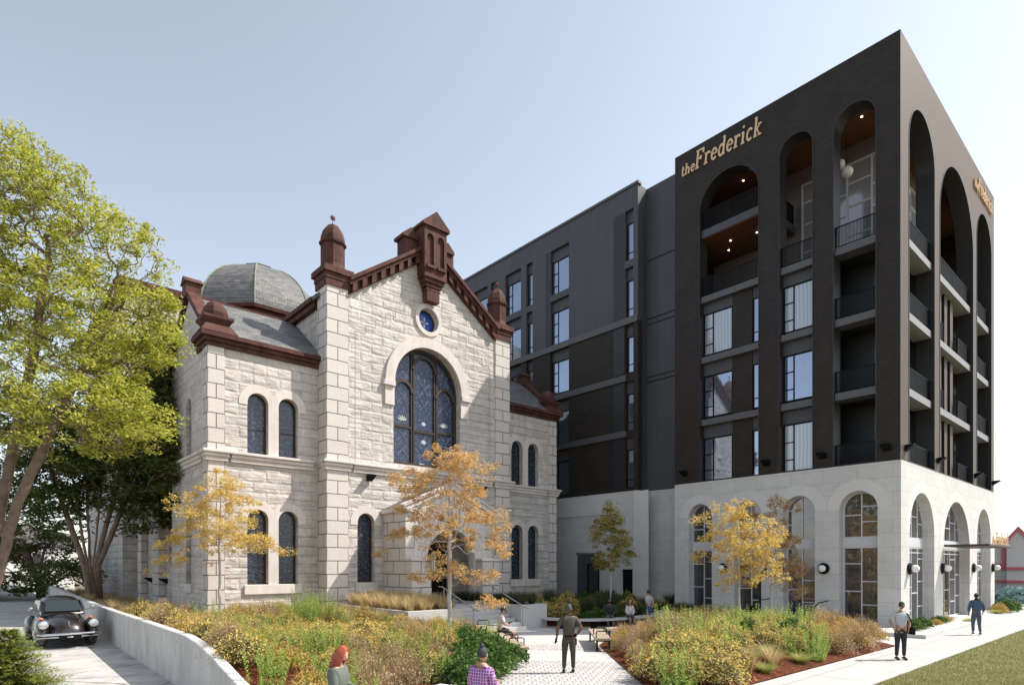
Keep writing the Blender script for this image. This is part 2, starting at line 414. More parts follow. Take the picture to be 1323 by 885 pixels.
def paver_mat():
    a = NM('small_grey_pavers'); c = a.n('ShaderNodeTexCoord'); mp = a.n('ShaderNodeMapping'); mp.vector_type = 'POINT'
    mp.inputs['Rotation'].default_value = (0, 0, PI/2-YAW); a.l(c.outputs['Object'], mp.inputs[0])
    b = a.n('ShaderNodeTexBrick'); b.offset = .5; b.inputs['Scale'].default_value = 1; b.inputs['Brick Width'].default_value = .2; b.inputs['Row Height'].default_value = .3
    b.inputs['Mortar Size'].default_value = .016; b.inputs['Mortar Smooth'].default_value = .2; a.l(mp.outputs[0], b.inputs['Vector'])
    b.inputs['Color1'].default_value = (.52, .50, .485, 1); b.inputs['Color2'].default_value = (.44, .425, .415, 1); b.inputs['Mortar'].default_value = (.27, .26, .25, 1)
    a.color(b.outputs['Color']); a.bump(a.math('SUBTRACT', 1., b.outputs['Fac']), .6, .012); return a.set(.85, 0, .25)
PAVER = paver_mat()
def drive_mat():
    a = NM('cracked_driveway_concrete'); v = a.coord('Object')
    vo = a.n('ShaderNodeTexVoronoi'); vo.feature = 'DISTANCE_TO_EDGE'; vo.inputs['Scale'].default_value = .38
    nz = a.n('ShaderNodeTexNoise'); nz.inputs['Scale'].default_value = 1.1; nz.inputs['Detail'].default_value = 8; a.l(v, nz.inputs['Vector'])
    mx = a.mix(.30, v, nz.outputs['Color']); a.l(mx, vo.inputs['Vector'])
    crack = a.ramp(vo.outputs['Distance'], [(.0, (.35,)*3), (.012, (1,)*3)])
    st = a.ramp(a.noise(v, 1.3, 9, .7), [(.33, (.66, .65, .64)), (.6, (1, 1, 1))])
    pit = a.ramp(a.noise(v, 14, 2), [(.27, (.5,)*3), (.31, (1,)*3)])
    a.color(a.mix(1., a.mix(1., a.mix(1., (.52, .50, .48), crack, 'MULTIPLY'), st, 'MULTIPLY'), pit, 'MULTIPLY'))
    a.bump(a.noise(v, 12), .3, .01); return a.set(.9, 0, .2)
DRIVE = drive_mat()
LAWNM = plain('mown_lawn_soil', (.17, .16, .06), .95, var=.35, scale=1.5, bump=.5)

SWL, SWR = 7.13, 5.25
sheet('ground', [(-900,-900), (900,-900), (900,900), (-900,900)], -.06, DIRT)
sheet('sidewalk', [(8., SWR), (140, SWR), (140, SWL), (8., SWL)], 0., WALK)
sheet('walkway', [(1.02, 2.), (8., 2.), (8., SWL), (9.5, SWL+.6), (3.9, 9.4), (3.72, 9.), (3.72, 3.9), (1.02, 3.9)], -.004, WALK)
sheet('plaza', [(8., SWL), (140, SWL), (140, 8.7), (60, 8.7), (30.7, 8.7), (30.7, 20.2), (31.9, 20.3), (31.9, 27.3), (28.4, 27.4), (12.4, 26.5), (7, 17), (4.5, 9)], -.002, PLAZA)
def lane(name, X0, X1, D0, D1, z, m):
    return sheet(name, [CW(X0, D0), CW(X1, D0), CW(X1, D1), CW(X0, D1)], z, m)
sheet('paved_path', [CW(-.9, 13.2), CW(3.1, 12.6), CW(3.1, 18.45), CW(.22, 18.75), CW(-.455, 15.3)], .004, PAVER)
sheet('paver_band', [CW(.1, 21.05), CW(3.1, 20.95), CW(4.0, 22.3), CW(-.3, 22.5)], .004, PAVER)
lawn = sheet('lawn', [(9.5, SWR-.01), (140, SWR-.01), (140, -40), (9.5, -40)], .0, LAWNM)

PLEFT = [CW(-1.4, 9.), CW(-.9, 12.5), CW(-.455, 15.3), CW(.24, 18.6), (12.55, 13.9), (15.6, 19.2), (15.6, 20.4)]
BEDL = [(3.92, 9.3), (6.4, 9.3), CW(-.9, 12.5), CW(-.455, 15.3), CW(.24, 18.6), (15.45, 19.3), (15.5, 20.38), (12.8, 20.38), (12.78, 26.55), (12.37, 26.55), (12.3, 27.48), (7.58, 27.48), (7.5, 60), (3.92, 60)]
def zl(x, y):
    d = segd((x, y), PLEFT)
    return .03+(.64*sm(d/4.5)+.36*sm((6.5-x)/2.5))*sm((y-9.3)/5.5)
BEDR = [(10.7, 7.2), (24.9, 7.2), (26.4, 8.8), (27.0, 13.), (24.6, 15.6), CW(5.2, 25.), CW(3.7, 23.8), CW(3.15, 22.1), CW(3.15, 12.9)]
def zr(x, y): return .03+.30*sm(segd((x, y), BEDR+[BEDR[0]])/2.)
BEDH = [(20.5, 20.9), CW(3., 28.75), CW(4.6, 29.1), CW(6.9, 30.), CW(9.6, 35.3), (30.9, 19.3), (30.74, 20.25), (31.95, 20.3), (31.95, 23.0), (31.05, 23.05), (31.05, 27.3), (20.5, 27.3)]
def zh(x, y): return .03+.35*sm(segd((x, y), BEDH[:6])/2.)
sheet('planting_bed', BEDL, zl, MULCH, .5)
sheet('planting_bed', BEDR, zr, MULCH, .5)
sheet('planting_bed', BEDH, zh, MULCH, .6)
def zd(x, y): return max(0., y-12)*.02
sheet('driveway', [(1.0, 4.), (3.72, 4.), (3.72, 75.), (-9., 75.), (-9., 38.), (-.4, 29.), (.4, 21.), (1.0, 15.)], lambda x, y: zd(x, y)+.003, DRIVE, 1.)
sheet('driveway_verge', [(-40, 4.), (.98, 4.), (.98, 15.), (.38, 21), (-.42, 29.), (-9.02, 38.), (-9.02, 75), (-40, 75)], lambda x, y: zd(x, y)-.02, DIRT, 3.)

# patio slab in front of the white arcade
def slab(name, pts, z0, z1, m, kind='structure'):
    o = MB().prism(pts, z0, z1).build(name, m); o['kind'] = kind; return o
slab('patio', [(28.2, 7.12), (36.6, 7.12), (36.6, 8.70), (30.74, 8.70), (30.74, 20.2), (28.6, 18.4), (28.2, 15.)], -.05, .15, CONC)
slab('entrance_pavement', [(44.6, 7.14), (37.0, 7.14), (37.0, 8.70), (44.6, 8.70)], -.05, .06, CONC)

# ================================================================== APARTMENT BLOCK
TX, TY, TX1, TY1 = 30.79, 8.73, 49.43, 20.24
ZB, ZT = 7.56, 26.55
apt = thing('apartment_building', 'tall dark brick apartment block with giant arches above a white stone arcade', 'building', (TX, TY, 0))
UA = [(15.17, 18.68), (12.45, 14.16), (9.67, 11.56)]       # arches of the shaded side above the arcade (y ranges)
UF = [(31.95, 36.04), (36.95, 43.9), (44.75, 48.65)]        # arches of the sunny street side (x ranges)
LA = [(17.87, 19.34), (15.05, 16.55), (12.37, 13.93), (9.63, 11.25)]
LF = [(31.97, 35.88), (37.45, 43.0), (44.73, 48.3)]
APX = 24.38
AL = 6.33
def holes(rs, zb, ap): return [arch(a, b, zb, ap-(b-a)/2, 28) for a, b in rs]
# brick shell
m = MB().plate('X', TX, 0, .75, rect(TY+.752, TY1, ZB, ZT), holes(UA, ZB+.002, APX)); m.build('brick_wall', BRICKD, apt)
MB().plate('Y', TY, 0, .75, rect(TX, TX1, ZB, ZT), holes(UF, ZB+.002, APX)).build('brick_wall', BRICKD, apt)
MB().box(TX1-.5, TX1, TY+.76, TY1, 0, ZT).build('side_wall', BRICKD, apt)
MB().box(TX+.76, TX1-.51, TY1-.3, TY1, 0, ZT).build('side_wall', BRICKD, apt)
# white base
MB().plate('X', TX-.03, 0, .6, rect(TY+.602, TY1, 0, ZB-.004), [arch(a, b, .15, AL-(b-a)/2, 28) for a, b in LA]).build('arcade_wall', WHITE, apt)
MB().plate('Y', TY-.03, 0, .63, rect(TX-.03, TX1, 0, ZB-.004), [arch(a, b, .06, AL-(b-a)/2, 28) for a, b in LF]).build('arcade_wall', WHITE, apt)
mb = MB()
for a, b in LA: mb.plate('X', TX-.03, -.004, -.001, arch(a-.53, b+.53, AL-(b-a)/2, AL-(b-a)/2+.001, 28), [arch(a+.001, b-.001, AL-(b-a)/2+.0005, AL-(b-a)/2+.002, 28)])
mb.build('arch_surround', WHITES, apt)
mb = MB()
for a, b in LF: mb.plate('Y', TY-.03, -.004, -.001, arch(a-.53, b+.53, AL-(b-a)/2, AL-(b-a)/2+.001, 28), [arch(a+.001, b-.001, AL-(b-a)/2+.0005, AL-(b-a)/2+.002, 28)])
mb.build('arch_surround', WHITES, apt)
# metal liners inside the upper arches
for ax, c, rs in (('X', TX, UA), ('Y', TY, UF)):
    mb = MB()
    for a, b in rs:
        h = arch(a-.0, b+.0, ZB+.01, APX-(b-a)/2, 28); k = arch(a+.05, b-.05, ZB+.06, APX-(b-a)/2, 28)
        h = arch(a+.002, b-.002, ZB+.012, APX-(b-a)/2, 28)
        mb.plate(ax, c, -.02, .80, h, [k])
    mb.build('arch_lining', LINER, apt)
# roof, wood ceiling, floors
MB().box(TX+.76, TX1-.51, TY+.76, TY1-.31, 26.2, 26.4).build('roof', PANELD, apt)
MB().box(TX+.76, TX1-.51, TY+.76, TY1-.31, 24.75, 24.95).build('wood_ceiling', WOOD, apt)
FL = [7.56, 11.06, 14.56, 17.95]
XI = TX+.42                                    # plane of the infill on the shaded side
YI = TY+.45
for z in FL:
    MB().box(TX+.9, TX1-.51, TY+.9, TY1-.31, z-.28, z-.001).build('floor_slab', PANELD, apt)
def band(ax, c, a0, a1, z, m=TRIM, h=.34, d0=.12, d1=.9): MB().bx(ax, c, d0, d1, a0+.052, a1-.052, z-h, z).build('slab_edge', m, apt)
for z in FL[1:]:
    for a, b in UA: band('X', TX, a, b, z)
    for a, b in UF: band('Y', TY, a, b, z, SLABW)
# railings
def railing(ax, c, a0, a1, z, h=1.05, d=.2, par=None, name='railing', step=.06):
    mb = MB(); mb.bx(ax, c, d, d+.05, a0, a1, z+h-.04, z+h); mb.bx(ax, c, d+.01, d+.04, a0, a1, z+.07, z+.11)
    a = a0+.03
    while a < a1-.01:
        mb.bx(ax, c, d+.015, d+.033, a, a+.024, z+.1, z+h-.03); a += step
    a = a0
    while a <= a1+.01: mb.bx(ax, c, d+.002, d+.048, min(a, a1-.045), min(a, a1-.045)+.045, z, z+h); a += (a1-a0)/max(1, round((a1-a0)/1.6))
    return mb.build(name, BLACK, par or apt)
def modern_win(ax, c, a0, a1, z0, z1, side=0, par=None, gm=GLASS, d=0.):
    """side -1: small lights at the low-a end, 1 at the high end, 0 single sash"""
    w_ = a1-a0
    if side == 0: return window(par or apt, ax, c, a0, a1, z0, z1, BLACK, gm, vs=(), hs=[(z0+.55, a0, a1)], fw=.07, d=d)
    s = a0+w_*.33 if side < 0 else a1-w_*.33
    p, q = (a0, s) if side < 0 else (s, a1)
    return window(par or apt, ax, c, a0, a1, z0, z1, BLACK, gm, vs=[s], hs=[(z0+.62, p, q), (z0+1.5, p, q)], fw=.08, d=d)
# shaded side, first bay: windows, brick panel, narrow window
for i in range(3):
    z0 = FL[i]+(.12 if i else .06); z1 = FL[i]+2.5; zc = FL[i+1]-.34
    a, b = UA[0]
    MB().bx('X', XI, 0, .1, 16.86, b-.05, z1, zc).build('spandrel_panel', PANEL, apt); MB().bx('X', XI, 0, .1, a+.05, 15.74, z1, zc).build('spandrel_panel', PANEL, apt)
    MB().bx('X', XI, -.06, .1, 15.74, 16.86, FL[i]+.01, zc).build('brick_panel', BRICKD, apt)
    modern_win('X', XI, 16.86, b-.05, z0, z1, 1, gm=CURT if i == 2 else GLASS); modern_win('X', XI, a+.05, 15.74, z0, z1, 0)
    a, b = UA[1]
    MB().bx('X', XI, 0, .1, a+.05, b-.05, z1, zc).build('spandrel_panel', PANEL, apt)
    modern_win('X', XI, a+.05, b-.05, z0, z1, 1, gm=CURT if i != 1 else GLASS)
    # corner loggia: back walls and doors seen through both faces
    zf, zt = FL[i]+.001, FL[i+1]-.3
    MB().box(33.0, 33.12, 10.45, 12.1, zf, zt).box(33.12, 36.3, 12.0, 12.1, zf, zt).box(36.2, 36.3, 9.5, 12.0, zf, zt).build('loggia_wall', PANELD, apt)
    window(apt, 'Y', 12.0, 33.6, 34.9, zf+.02, zf+2.3, BLACK, GLASSG, vs=[34.25], d=-.1, name='balcony_door')
    window(apt, 'X', 36.2, 9.9, 11.1, zf+.02, zf+2.3, BLACK, GLASSG, vs=(), hs=(), d=-.1, name='balcony_door')
    railing('X', TX, UA[2][0]+.05, UA[2][1]-.05, FL[i]); railing('Y', TY, UF[0][0]+.05, UF[0][1]-.05, FL[i])
    # street side, middle bay: brick piers with dark glazing and shallow balconies
    a, b = UF[1]
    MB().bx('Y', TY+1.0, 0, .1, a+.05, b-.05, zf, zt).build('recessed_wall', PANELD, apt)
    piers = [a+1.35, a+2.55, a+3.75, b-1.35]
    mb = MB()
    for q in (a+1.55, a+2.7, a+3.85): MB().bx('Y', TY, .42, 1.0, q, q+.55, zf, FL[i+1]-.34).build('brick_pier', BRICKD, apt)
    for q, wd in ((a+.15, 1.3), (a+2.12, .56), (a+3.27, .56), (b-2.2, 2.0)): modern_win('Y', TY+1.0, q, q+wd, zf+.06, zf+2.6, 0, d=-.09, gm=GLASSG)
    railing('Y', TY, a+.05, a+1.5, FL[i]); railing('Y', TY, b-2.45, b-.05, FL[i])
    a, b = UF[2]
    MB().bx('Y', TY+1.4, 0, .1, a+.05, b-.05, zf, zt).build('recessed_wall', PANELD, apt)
    modern_win('Y', TY+1.4, a+.5, b-.7, zf+.06, zf+2.5, 1, d=-.09, gm=GLASSG)
    railing('Y', TY, a+.05, b-.05, FL[i])
# top terraces
z5 = FL[3]
for a, b in UA: railing('X', TX, a+.05, b-.05, z5)
for a, b in UF: railing('Y', TY, a+.05, b-.05, z5)
MB().box(TX+.2, 34.4, 14.9, TY1-.31, 21.3, 21.72).build('terrace_slab', PANEL, apt)
MB().box(TX+.25, 34.38, 14.92, TY1-.33, 21.26, 21.298).build('wood_soffit', WOOD, apt)
railing('X', TX, UA[0][0]+.05, UA[0][1]-.05, 21.72); railing('Y', 14.9, TX+.3, 34.3, 21.72, d=.02)
LOUNGE = plain('taupe_lounge_wall', (.16, .14, .13), .8)
# glazed walls of the roof lounge
def grid_glass(ax, c, a0, a1, z0, z1, n):
    vs_ = [a0+(a1-a0)*i/n for i in range(1, n)]
    hs_ = []
    for i in range(n):
        p, q = a0+(a1-a0)*i/n, a0+(a1-a0)*(i+1)/n
        for k in ((.18, .36, .62, .82) if i % 2 else (.30, .55, .74)): hs_.append((z0+(z1-z0)*k, p, q))
    return window(apt, ax, c, a0, a1, z0, z1, WFRAME, GLASSP, vs=vs_, hs=hs_, fw=.11, dep=.12, name='lounge_window')
grid_glass('X', 34.5, 9.9, 14.6, z5+.02, 23.9, 4)
MB().box(34.5, 34.6, 9.9, 19.9, 23.92, 24.74).box(34.5, 34.6, 14.62, 19.9, z5, 23.9).build('lounge_wall', LOUNGE, apt)
grid_glass('Y', 10.6, 38.0, 41.6, z5+.02, 23.9, 3)
MB().box(38.0, 41.6, 10.6, 10.7, 23.92, 24.74).build('lounge_wall', LOUNGE, apt)
mb = MB()
DL = [(x, y, 24.73) for x, y in ((32.6, 10.9), (33.4, 12.8), (32.2, 14.0), (38.8, 9.9), (41.0, 10.1), (33., 17.2))]
DL += [(x, y, 21.235) for x, y in ((32.6, 16.2), (32.3, 17.6), (33.2, 18.2))]
em = NM('downlight_glow'); em.p.inputs['Emission Color'].default_value = (1, .8, .5, 1); em.p.inputs['Emission Strength'].default_value = 3; EMI = em.set(.5)
for p in DL: MB().lathe([(.05, 0), (.05, .02)], p, 10).build('ceiling_light', EMI, apt)
# arcade windows
def arcade_win(ax, c, a0, a1, z0, d, n, flip=False):
    ap = AL-.0; zs = ap-(a1-a0)/2; mid = 4.05
    MB().bx(ax, c, d-.02, d+.2, a0, a1, mid-.28, mid+.12).build('transom_band', WFRAME, apt)
    vs_ = [a0+(a1-a0)*i/n for i in range(1, n)]
    cells = [(a0+(a1-a0)*i/n, a0+(a1-a0)*(i+1)/n) for i in range(n)]
    pat = [(.25, .55), (.42, .78)] if n <= 2 else [(.3, .62), (.18, .48, .8), (.4, .7), (.22, .55, .85)]
    hs1 = [(z0+(mid-.28-z0)*k, p, q) for i, (p, q) in enumerate(cells) for k in pat[i % len(pat)]+(() if n <= 2 else (.93,))]
    hs2 = [(mid+.12+(ap-mid-.12)*k, p, q) for i, (p, q) in enumerate(cells) for k in ((.5,) if (i+flip) % 2 == 0 else (.35, .68))]
    window(apt, ax, c, a0, a1, z0, mid-.28, WFRAME, GLASSG, vs=vs_, hs=hs1, d=d, dep=.12, fw=.07, name='shopfront_window')
    window(apt, ax, c, a0, a1, mid+.12, ap, WFRAME, GLASSG, arched=True, vs=vs_, hs=hs2, d=d, dep=.12, fw=.07, name='shopfront_window')
for i, (a, b) in enumerate(LA): arcade_win('X', TX, a+.003, b-.003, .16, .42, 2, i % 2)
for i, (a, b) in enumerate(LF): arcade_win('Y', TY, a+.003, b-.003, .07, .42, 5 if i == 1 else 4, i % 2)
# entrance canopy
MB().bbox(37.5, 43.0, 6.8, TY-.05, 3.85, 3.96, .02).build('canopy', BRONZE, apt)

# ---- recessed link and the long rear wing
RX, WX, WY0, WY1 = 32.02, 31.1, 23.1, 66.
MB().box(RX, RX+.4, TY1+.01, WY0, ZB, ZT).build('link_wall', PANEL, apt)
MB().box(RX, RX+.4, TY1+.01, WY0, 0, ZB-.01).build('link_base_wall', WHITE, apt)
for z in (22.0, 18.35, 18.0, 14.7, 14.4): MB().box(RX-.02, RX+.01, TY1+.02, WY0-.02, z-.05, z).build('panel_joint', BLACK, apt)
def yx(u): return onX(u, 600, WX).y
COLS = [('n', yx(818.3), yx(807.5)), ('w', yx(735), yx(711)), ('n', yx(688), yx(680)), ('w', yx(673), yx(653)), ('n', yx(642), yx(634)), ('w', yx(630), yx(612))]
y0_, k_ = COLS[-1][2]+2.2, 0
for q in (50., 53.5, 57.5, 61.): COLS.append(('w' if k_ % 2 else 'n', q, q+(2.1 if k_ % 2 else .8))); k_ += 1
WZ = [(7.75, 10.2), (11.35, 13.7), (15.0, 17.3), (18.5, 20.85), (22.05, 24.45)]
hol = [rect(a, b, z0, z1+.75) for _, a, b in COLS for z0, z1 in WZ]
MB().plate('X', WX, 0, .45, rect(WY0+.001, WY1, 18.15, ZT), [h for h in hol if h[0][1] > 18.15]).build('upper_wall', PANEL, apt)
MB().plate('X', WX, .0, .45, rect(WY0+.001, WY1, ZB, 18.148), [h for h in hol if h[0][1] < 18.15]).build('lower_brick_wall', BRICKD, apt)
for z in (18.15, 14.6, 11.1): MB().box(WX-.1, WX-.002, WY0+.9 if z < 18 else WY0, WY1, z-.12, z+.27).build('floor_band', TRIM, apt)
MB().box(WX-.08, WX+.3, WY0-.08, WY1, ZT+.002, ZT+.16).build('roof_coping', TRIM, apt)
for kd, a, b in COLS:
    for z0, z1 in WZ:
        MB().bx('X', WX, .22, .3, a, b, z1, z1+.75).build('spandrel_panel', PANEL, apt)
        modern_win('X', WX, a, b, z0, z1, 1 if kd == 'w' else 0, d=.2)
        if kd == 'n' and a < 26:
            pass
mb = MB()
a_, b_ = yx(806.5), yx(793)
for z0, z1 in ((7.7, 10.9), (11.4, 14.4), (15., 17.95), (18.5, 25.2)): MB().box(WX-.015, WX-.002, a_, b_, z0, z1).build('ribbed_panel', PANELD, apt)
for q0, q1 in ((yx(711)+.1, yx(705)), ): MB().box(WX-.015, WX-.002, q0, q1, 18.5, 25.2).build('ribbed_panel', PANELD, apt)
MB().box(WX+.451, TX1+6, WY0, WY0+.4, 0, ZT).box(TX1+6, TX1+6.4, WY0+.01, WY1, 0, ZT).build('wing_end_wall', PANEL, apt)
MB().box(WX+.46, TX1+6, WY0+.41, WY1-.1, 26.2, 26.4).build('roof', PANELD, apt)
MB().plate('X', WX-.02, 0, .47, rect(WY0, WY1, 0, ZB-.005), [rect(yx(817.5), yx(803), .05, 2.65)]).build('wing_base_wall', WHITE, apt)
MB().box(WX-.06, WX-.023, yx(800), 42, 6.2, 7.5).box(WX-.06, WX-.023, yx(833)-.3, yx(819), .05, 7.5).build('cladding_band', WHITES, apt)
MB().box(WX+.15, WX+.2, yx(817.5), yx(803), .05, 2.65).build('service_door', BLACK, apt)
# metal screen enclosure at the foot of the wing
scr = thing('metal_screen', 'tall dark metal screen with a gate between stone church and apartment block', 'fence', (30.2, 26.2, 0))
mb = MB()
for k in range(46): mb.box(29.0+k*.045, 29.0+k*.045+.02, 26.2, 26.24, .3, 3.6)
mb.box(28.95, 31.05, 26.17, 26.27, 3.55, 3.7).build('screen_panel', PANEL, scr)
mb = MB()
for x in (29.9, 30.9): mb.box(x, x+.08, 26.1, 26.18, 0, 3.0)
mb.box(29.9, 30.98, 26.1, 26.18, 2.92, 3.0).build('gate_frame', BLACK, scr)
MB().box(29.98, 30.9, 26.13, 26.16, .3, 2.92).build('gate', PANELD, scr)

# ---- sign lettering: a stroke font of heavy slab-serif letters
def stroke_letter(ch, W=.10):
    """list of polylines in a unit box: x-height .62, ascender 1"""
    def arc(cx, cy, rx, ry, a0, a1, n=14): return [(cx+rx*math.cos(math.radians(a0+(a1-a0)*i/n)), cy+ry*math.sin(math.radians(a0+(a1-a0)*i/n))) for i in range(n+1)]
    x = .62
    S = {
     't': ([[(.16, .86), (.16, .16)], arc(.30, .16, .14, .12, 180, 330), [(.02, x-.04), (.36, x-.04)]], .42),
     'h': ([[(.12, .98), (.12, .03)], arc(.30, .42, .18, .18, 170, 0), [(.48, .42), (.48, .03)], [(.0, .96), (.14, .96)], [(.0, .04), (.24, .04)], [(.38, .04), (.62, .04)]], .66),
     'e': ([[(.08, .34), (.46, .34)], arc(.27, .32, .21, .28, 0, 320)], .56),
     'F': ([[(.16, .98), (.16, .03)], [(.02, .96), (.66, .96)], [(.02, .04), (.34, .04)], [(.16, .52), (.46, .52)], [(.64, .98), (.64, .74)], [(.46, .62), (.46, .42)]], .74),
     'r': ([[(.14, .60), (.14, .03)], arc(.32, .40, .18, .18, 175, 50), [(.42, .50), (.44, .56)], [(.0, .59), (.16, .59)], [(.0, .04), (.30, .04)]], .52),
     'd': ([[(.46, .98), (.46, .03)], arc(.26, .31, .20, .28, 20, 340), [(.34, .96), (.48, .96)], [(.46, .04), (.58, .04)]], .64),
     'i': ([[(.14, .60), (.14, .03)], [(.0, .59), (.16, .59)], [(.02, .04), (.28, .04)], [(.13, .82), (.13, .92)]], .34),
     'c': ([arc(.28, .31, .21, .28, 45, 315)], .54),
     'k': ([[(.12, .98), (.12, .03)], [(.14, .28), (.42, .58)], [(.24, .38), (.46, .05)], [(.0, .96), (.14, .96)], [(.0, .04), (.26, .04)], [(.32, .59), (.56, .59)], [(.36, .04), (.60, .04)]], .64)}
    return S[ch]
def letter_sign(name, label, ax, c, a_start, dirn, zbase, m_face, thick=.12, sx=.62, sz=1.2, loc=(0,0,0)):
    root = thing(name, label, 'sign', loc)
    def run(txt, a, sc_x, sc_z, zb, nm):
        x = 0.; cnt = 0
        for ch in txt:
            st, adv = stroke_letter(ch); mb = MB()
            for k, pl in enumerate(st):
                w_ = .058 if len(pl) > 2 else (.070 if abs(pl[0][0]-pl[1][0]) < .05 else .036)
                L, Rr = [], []
                for i, p in enumerate(pl):
                    q0, q1 = pl[max(0, i-1)], pl[min(len(pl)-1, i+1)]; dx, dy = q1[0]-q0[0], q1[1]-q0[1]; n_ = math.hypot(dx, dy) or 1
                    L.append((p[0]-dy/n_*w_, p[1]+dx/n_*w_)); Rr.append((p[0]+dy/n_*w_, p[1]-dx/n_*w_))
                T = lambda p: (a+dirn*(x+p[0]+p[1]*.16)*sc_x, zb+p[1]*sc_z)
                o = .002*k
                for i in range(len(pl)-1):
                    mb.plate(ax, c, -thick-o, -.03-o, [T(L[i]), T(L[i+1]), T(Rr[i+1]), T(Rr[i])])
            mb.build('letter', m_face, root)
            x += adv+.06
        return x*sc_x
    wdt = run('the', a_start, sx*.72, sz*.62, zbase, 'the')
    run('Frederick', a_start+dirn*(wdt-.02), sx, sz, zbase, 'Frederick')
    return root
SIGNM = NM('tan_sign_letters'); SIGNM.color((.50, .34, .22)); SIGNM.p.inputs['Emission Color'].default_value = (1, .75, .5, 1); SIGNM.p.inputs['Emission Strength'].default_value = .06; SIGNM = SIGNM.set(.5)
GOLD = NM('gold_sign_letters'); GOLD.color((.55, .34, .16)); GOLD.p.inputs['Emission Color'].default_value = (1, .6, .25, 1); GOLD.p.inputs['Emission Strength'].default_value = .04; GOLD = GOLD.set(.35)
letter_sign('building_sign', 'tan slab lettering the Frederick on the shaded dark brick side near the roof', 'X', TX, 19.8, -1, 25.2, SIGNM, thick=.08, sx=.70, sz=1.0, loc=(TX, 19.85, 25.1))
letter_sign('building_sign', 'gold slab lettering the Frederick seen edge on along the sunny street front near the roof', 'Y', TY, 43.9, 1, 25.05, GOLD, thick=.10, sx=.68, sz=.85, loc=(43.75, TY, 25.1))
letter_sign('canopy_sign', 'small gold lettering the Frederick standing on the outer edge of the entrance canopy', 'Y', 6.92, 38.6, 1, 3.98, GOLD, thick=.06, sx=.56, sz=.66, loc=(38.6, 6.9, 3.96))

# ---- lamps on the block
def wall_lamp(ax, c, a, z, label):
    loc = (c, a, z) if ax == 'X' else (a, c, z)
    r = thing('wall_lamp', label, 'wall lamp', loc, group='round globe lamps on the white arcade piers')
    rz = Matrix.Rotation(-PI/2, 4, 'Y') if ax == 'X' else Matrix.Rotation(PI/2, 4, 'X')
    def L(prof, nm, mt, off):
        bm = bmesh.new(); t = MB().lathe(prof, (0,0,0), 24)
        M = Matrix.Translation(loc) @ rz
        q = MB().add([M @ Vector((x, y, zz+off)) for x, y, zz in t.v], t.f); return q.build(nm, mt, r, smooth=False)
    L([(.27, 0), (.27, .06), (.22, .09)], 'backplate', BLACK, .032)
    o = L([(.10, 0), (.14, .03), (.165, .10), (.165, .19), (.13, .26), (.07, .30), (.01, .31)], 'globe', GLOBE, .12); o.data.polygons.foreach_set('use_smooth', [True]*len(o.data.polygons))
GLOBE = NM('milky_globe'); GLOBE.color((.8, .78, .74)); GLOBE = GLOBE.set(.3)
wall_lamp('X', TX-.03, onX(1065, 741, TX).y, 2.75, 'round white globe wall lamp on the shaded pier between the two right side arches')
wall_lamp('X', TX-.03, onX(982+4, 741, TX).y, 2.75, 'round globe wall lamp on the shaded pier hidden behind the young trees')
wall_lamp('X', TX-.03, onX(935, 735, TX).y, 2.75, 'round globe wall lamp on the shaded pier beside the leftmost arcade arch')
for u, t in ((1173, 'left of the first street front arch, nearest the corner'), (1216, 'between the first and second street front arches'), (1250+6, 'between the entrance arch and the last street front arch'), (1281, 'on the far end of the street front')):
    p = onY(u, 742, TY); wall_lamp('Y', TY-.03, min(p.x, 49.), 2.75, 'white globe wall lamp '+t)
def spot(ax, c, a, z, label, grp='black wedge spotlights at the foot of the brick piers'):
    loc = (c, a, z) if ax == 'X' else (a, c, z)
    mb = MB()
    for s in (0,):
        f = lambda p: (c-p[0], a+p[1], z+p[2]) if ax == 'X' else (a+p[1], c-p[0], z+p[2])
        v = [f((0, -.16, 0)), f((0, .16, 0)), f((0, -.16, .28)), f((0, .16, .28)), f((.38, -.2, .30)), f((.38, .2, .30)), f((.36, -.2, .24)), f((.36, .2, .24))]
        fs = [(0,1,3,2), (2,3,5,4), (4,5,7,6), (6,7,1,0), (0,2,4,6), (1,7,5,3)]
        if ax == 'Y': fs = [q[::-1] for q in fs]
        mb.add(v, fs)
    o = mb.build('spotlight', BLACK, loc=loc); tag(o, label, 'spotlight', grp); return o
for u, t in ((885, 'at the left end of the shaded brick side'), (991, 'between the wide arch and the middle arch of the shaded side'), (1063, 'between the middle and right arches of the shaded side'), (1146, 'on the corner pier of the shaded side')):
    spot('X', TX, onX(u, 600, TX).y, 8.0, 'black wedge spotlight '+t)
for u, t in ((1170, 'on the sunny side of the corner pier'), (1211, 'between first and second street front brick arches'), (1259.5, 'between the second and third street front brick arches'), (1282.4, 'at the far end of the street front brick wall')):
    spot('Y', TY, onY(u, 600, TY).x, 8.0, 'black wedge spotlight '+t)
# pendant cluster in the lounge terrace
pc = thing('pendant_lamp', 'cluster of white globe pendants hanging under the wood ceiling of the corner terrace', 'lamp', (32.6, 11.6, 24.7))
MB().tube([(32.6, 11.6, 24.74), (32.6, 11.6, 22.8)], .015, 6).build('cord', BLACK, pc)
for p, r_ in (((32.6, 11.9, 22.9), .24), ((32.75, 11.6, 22.45), .26)): MB().ball(p, r_, 20).build('globe', GLOBE, pc, smooth=True)
pc = dup(pc, loc=(35.4, 9.9, 24.0), label='cluster of globe pendants glimpsed near the lounge window by the street front corner')

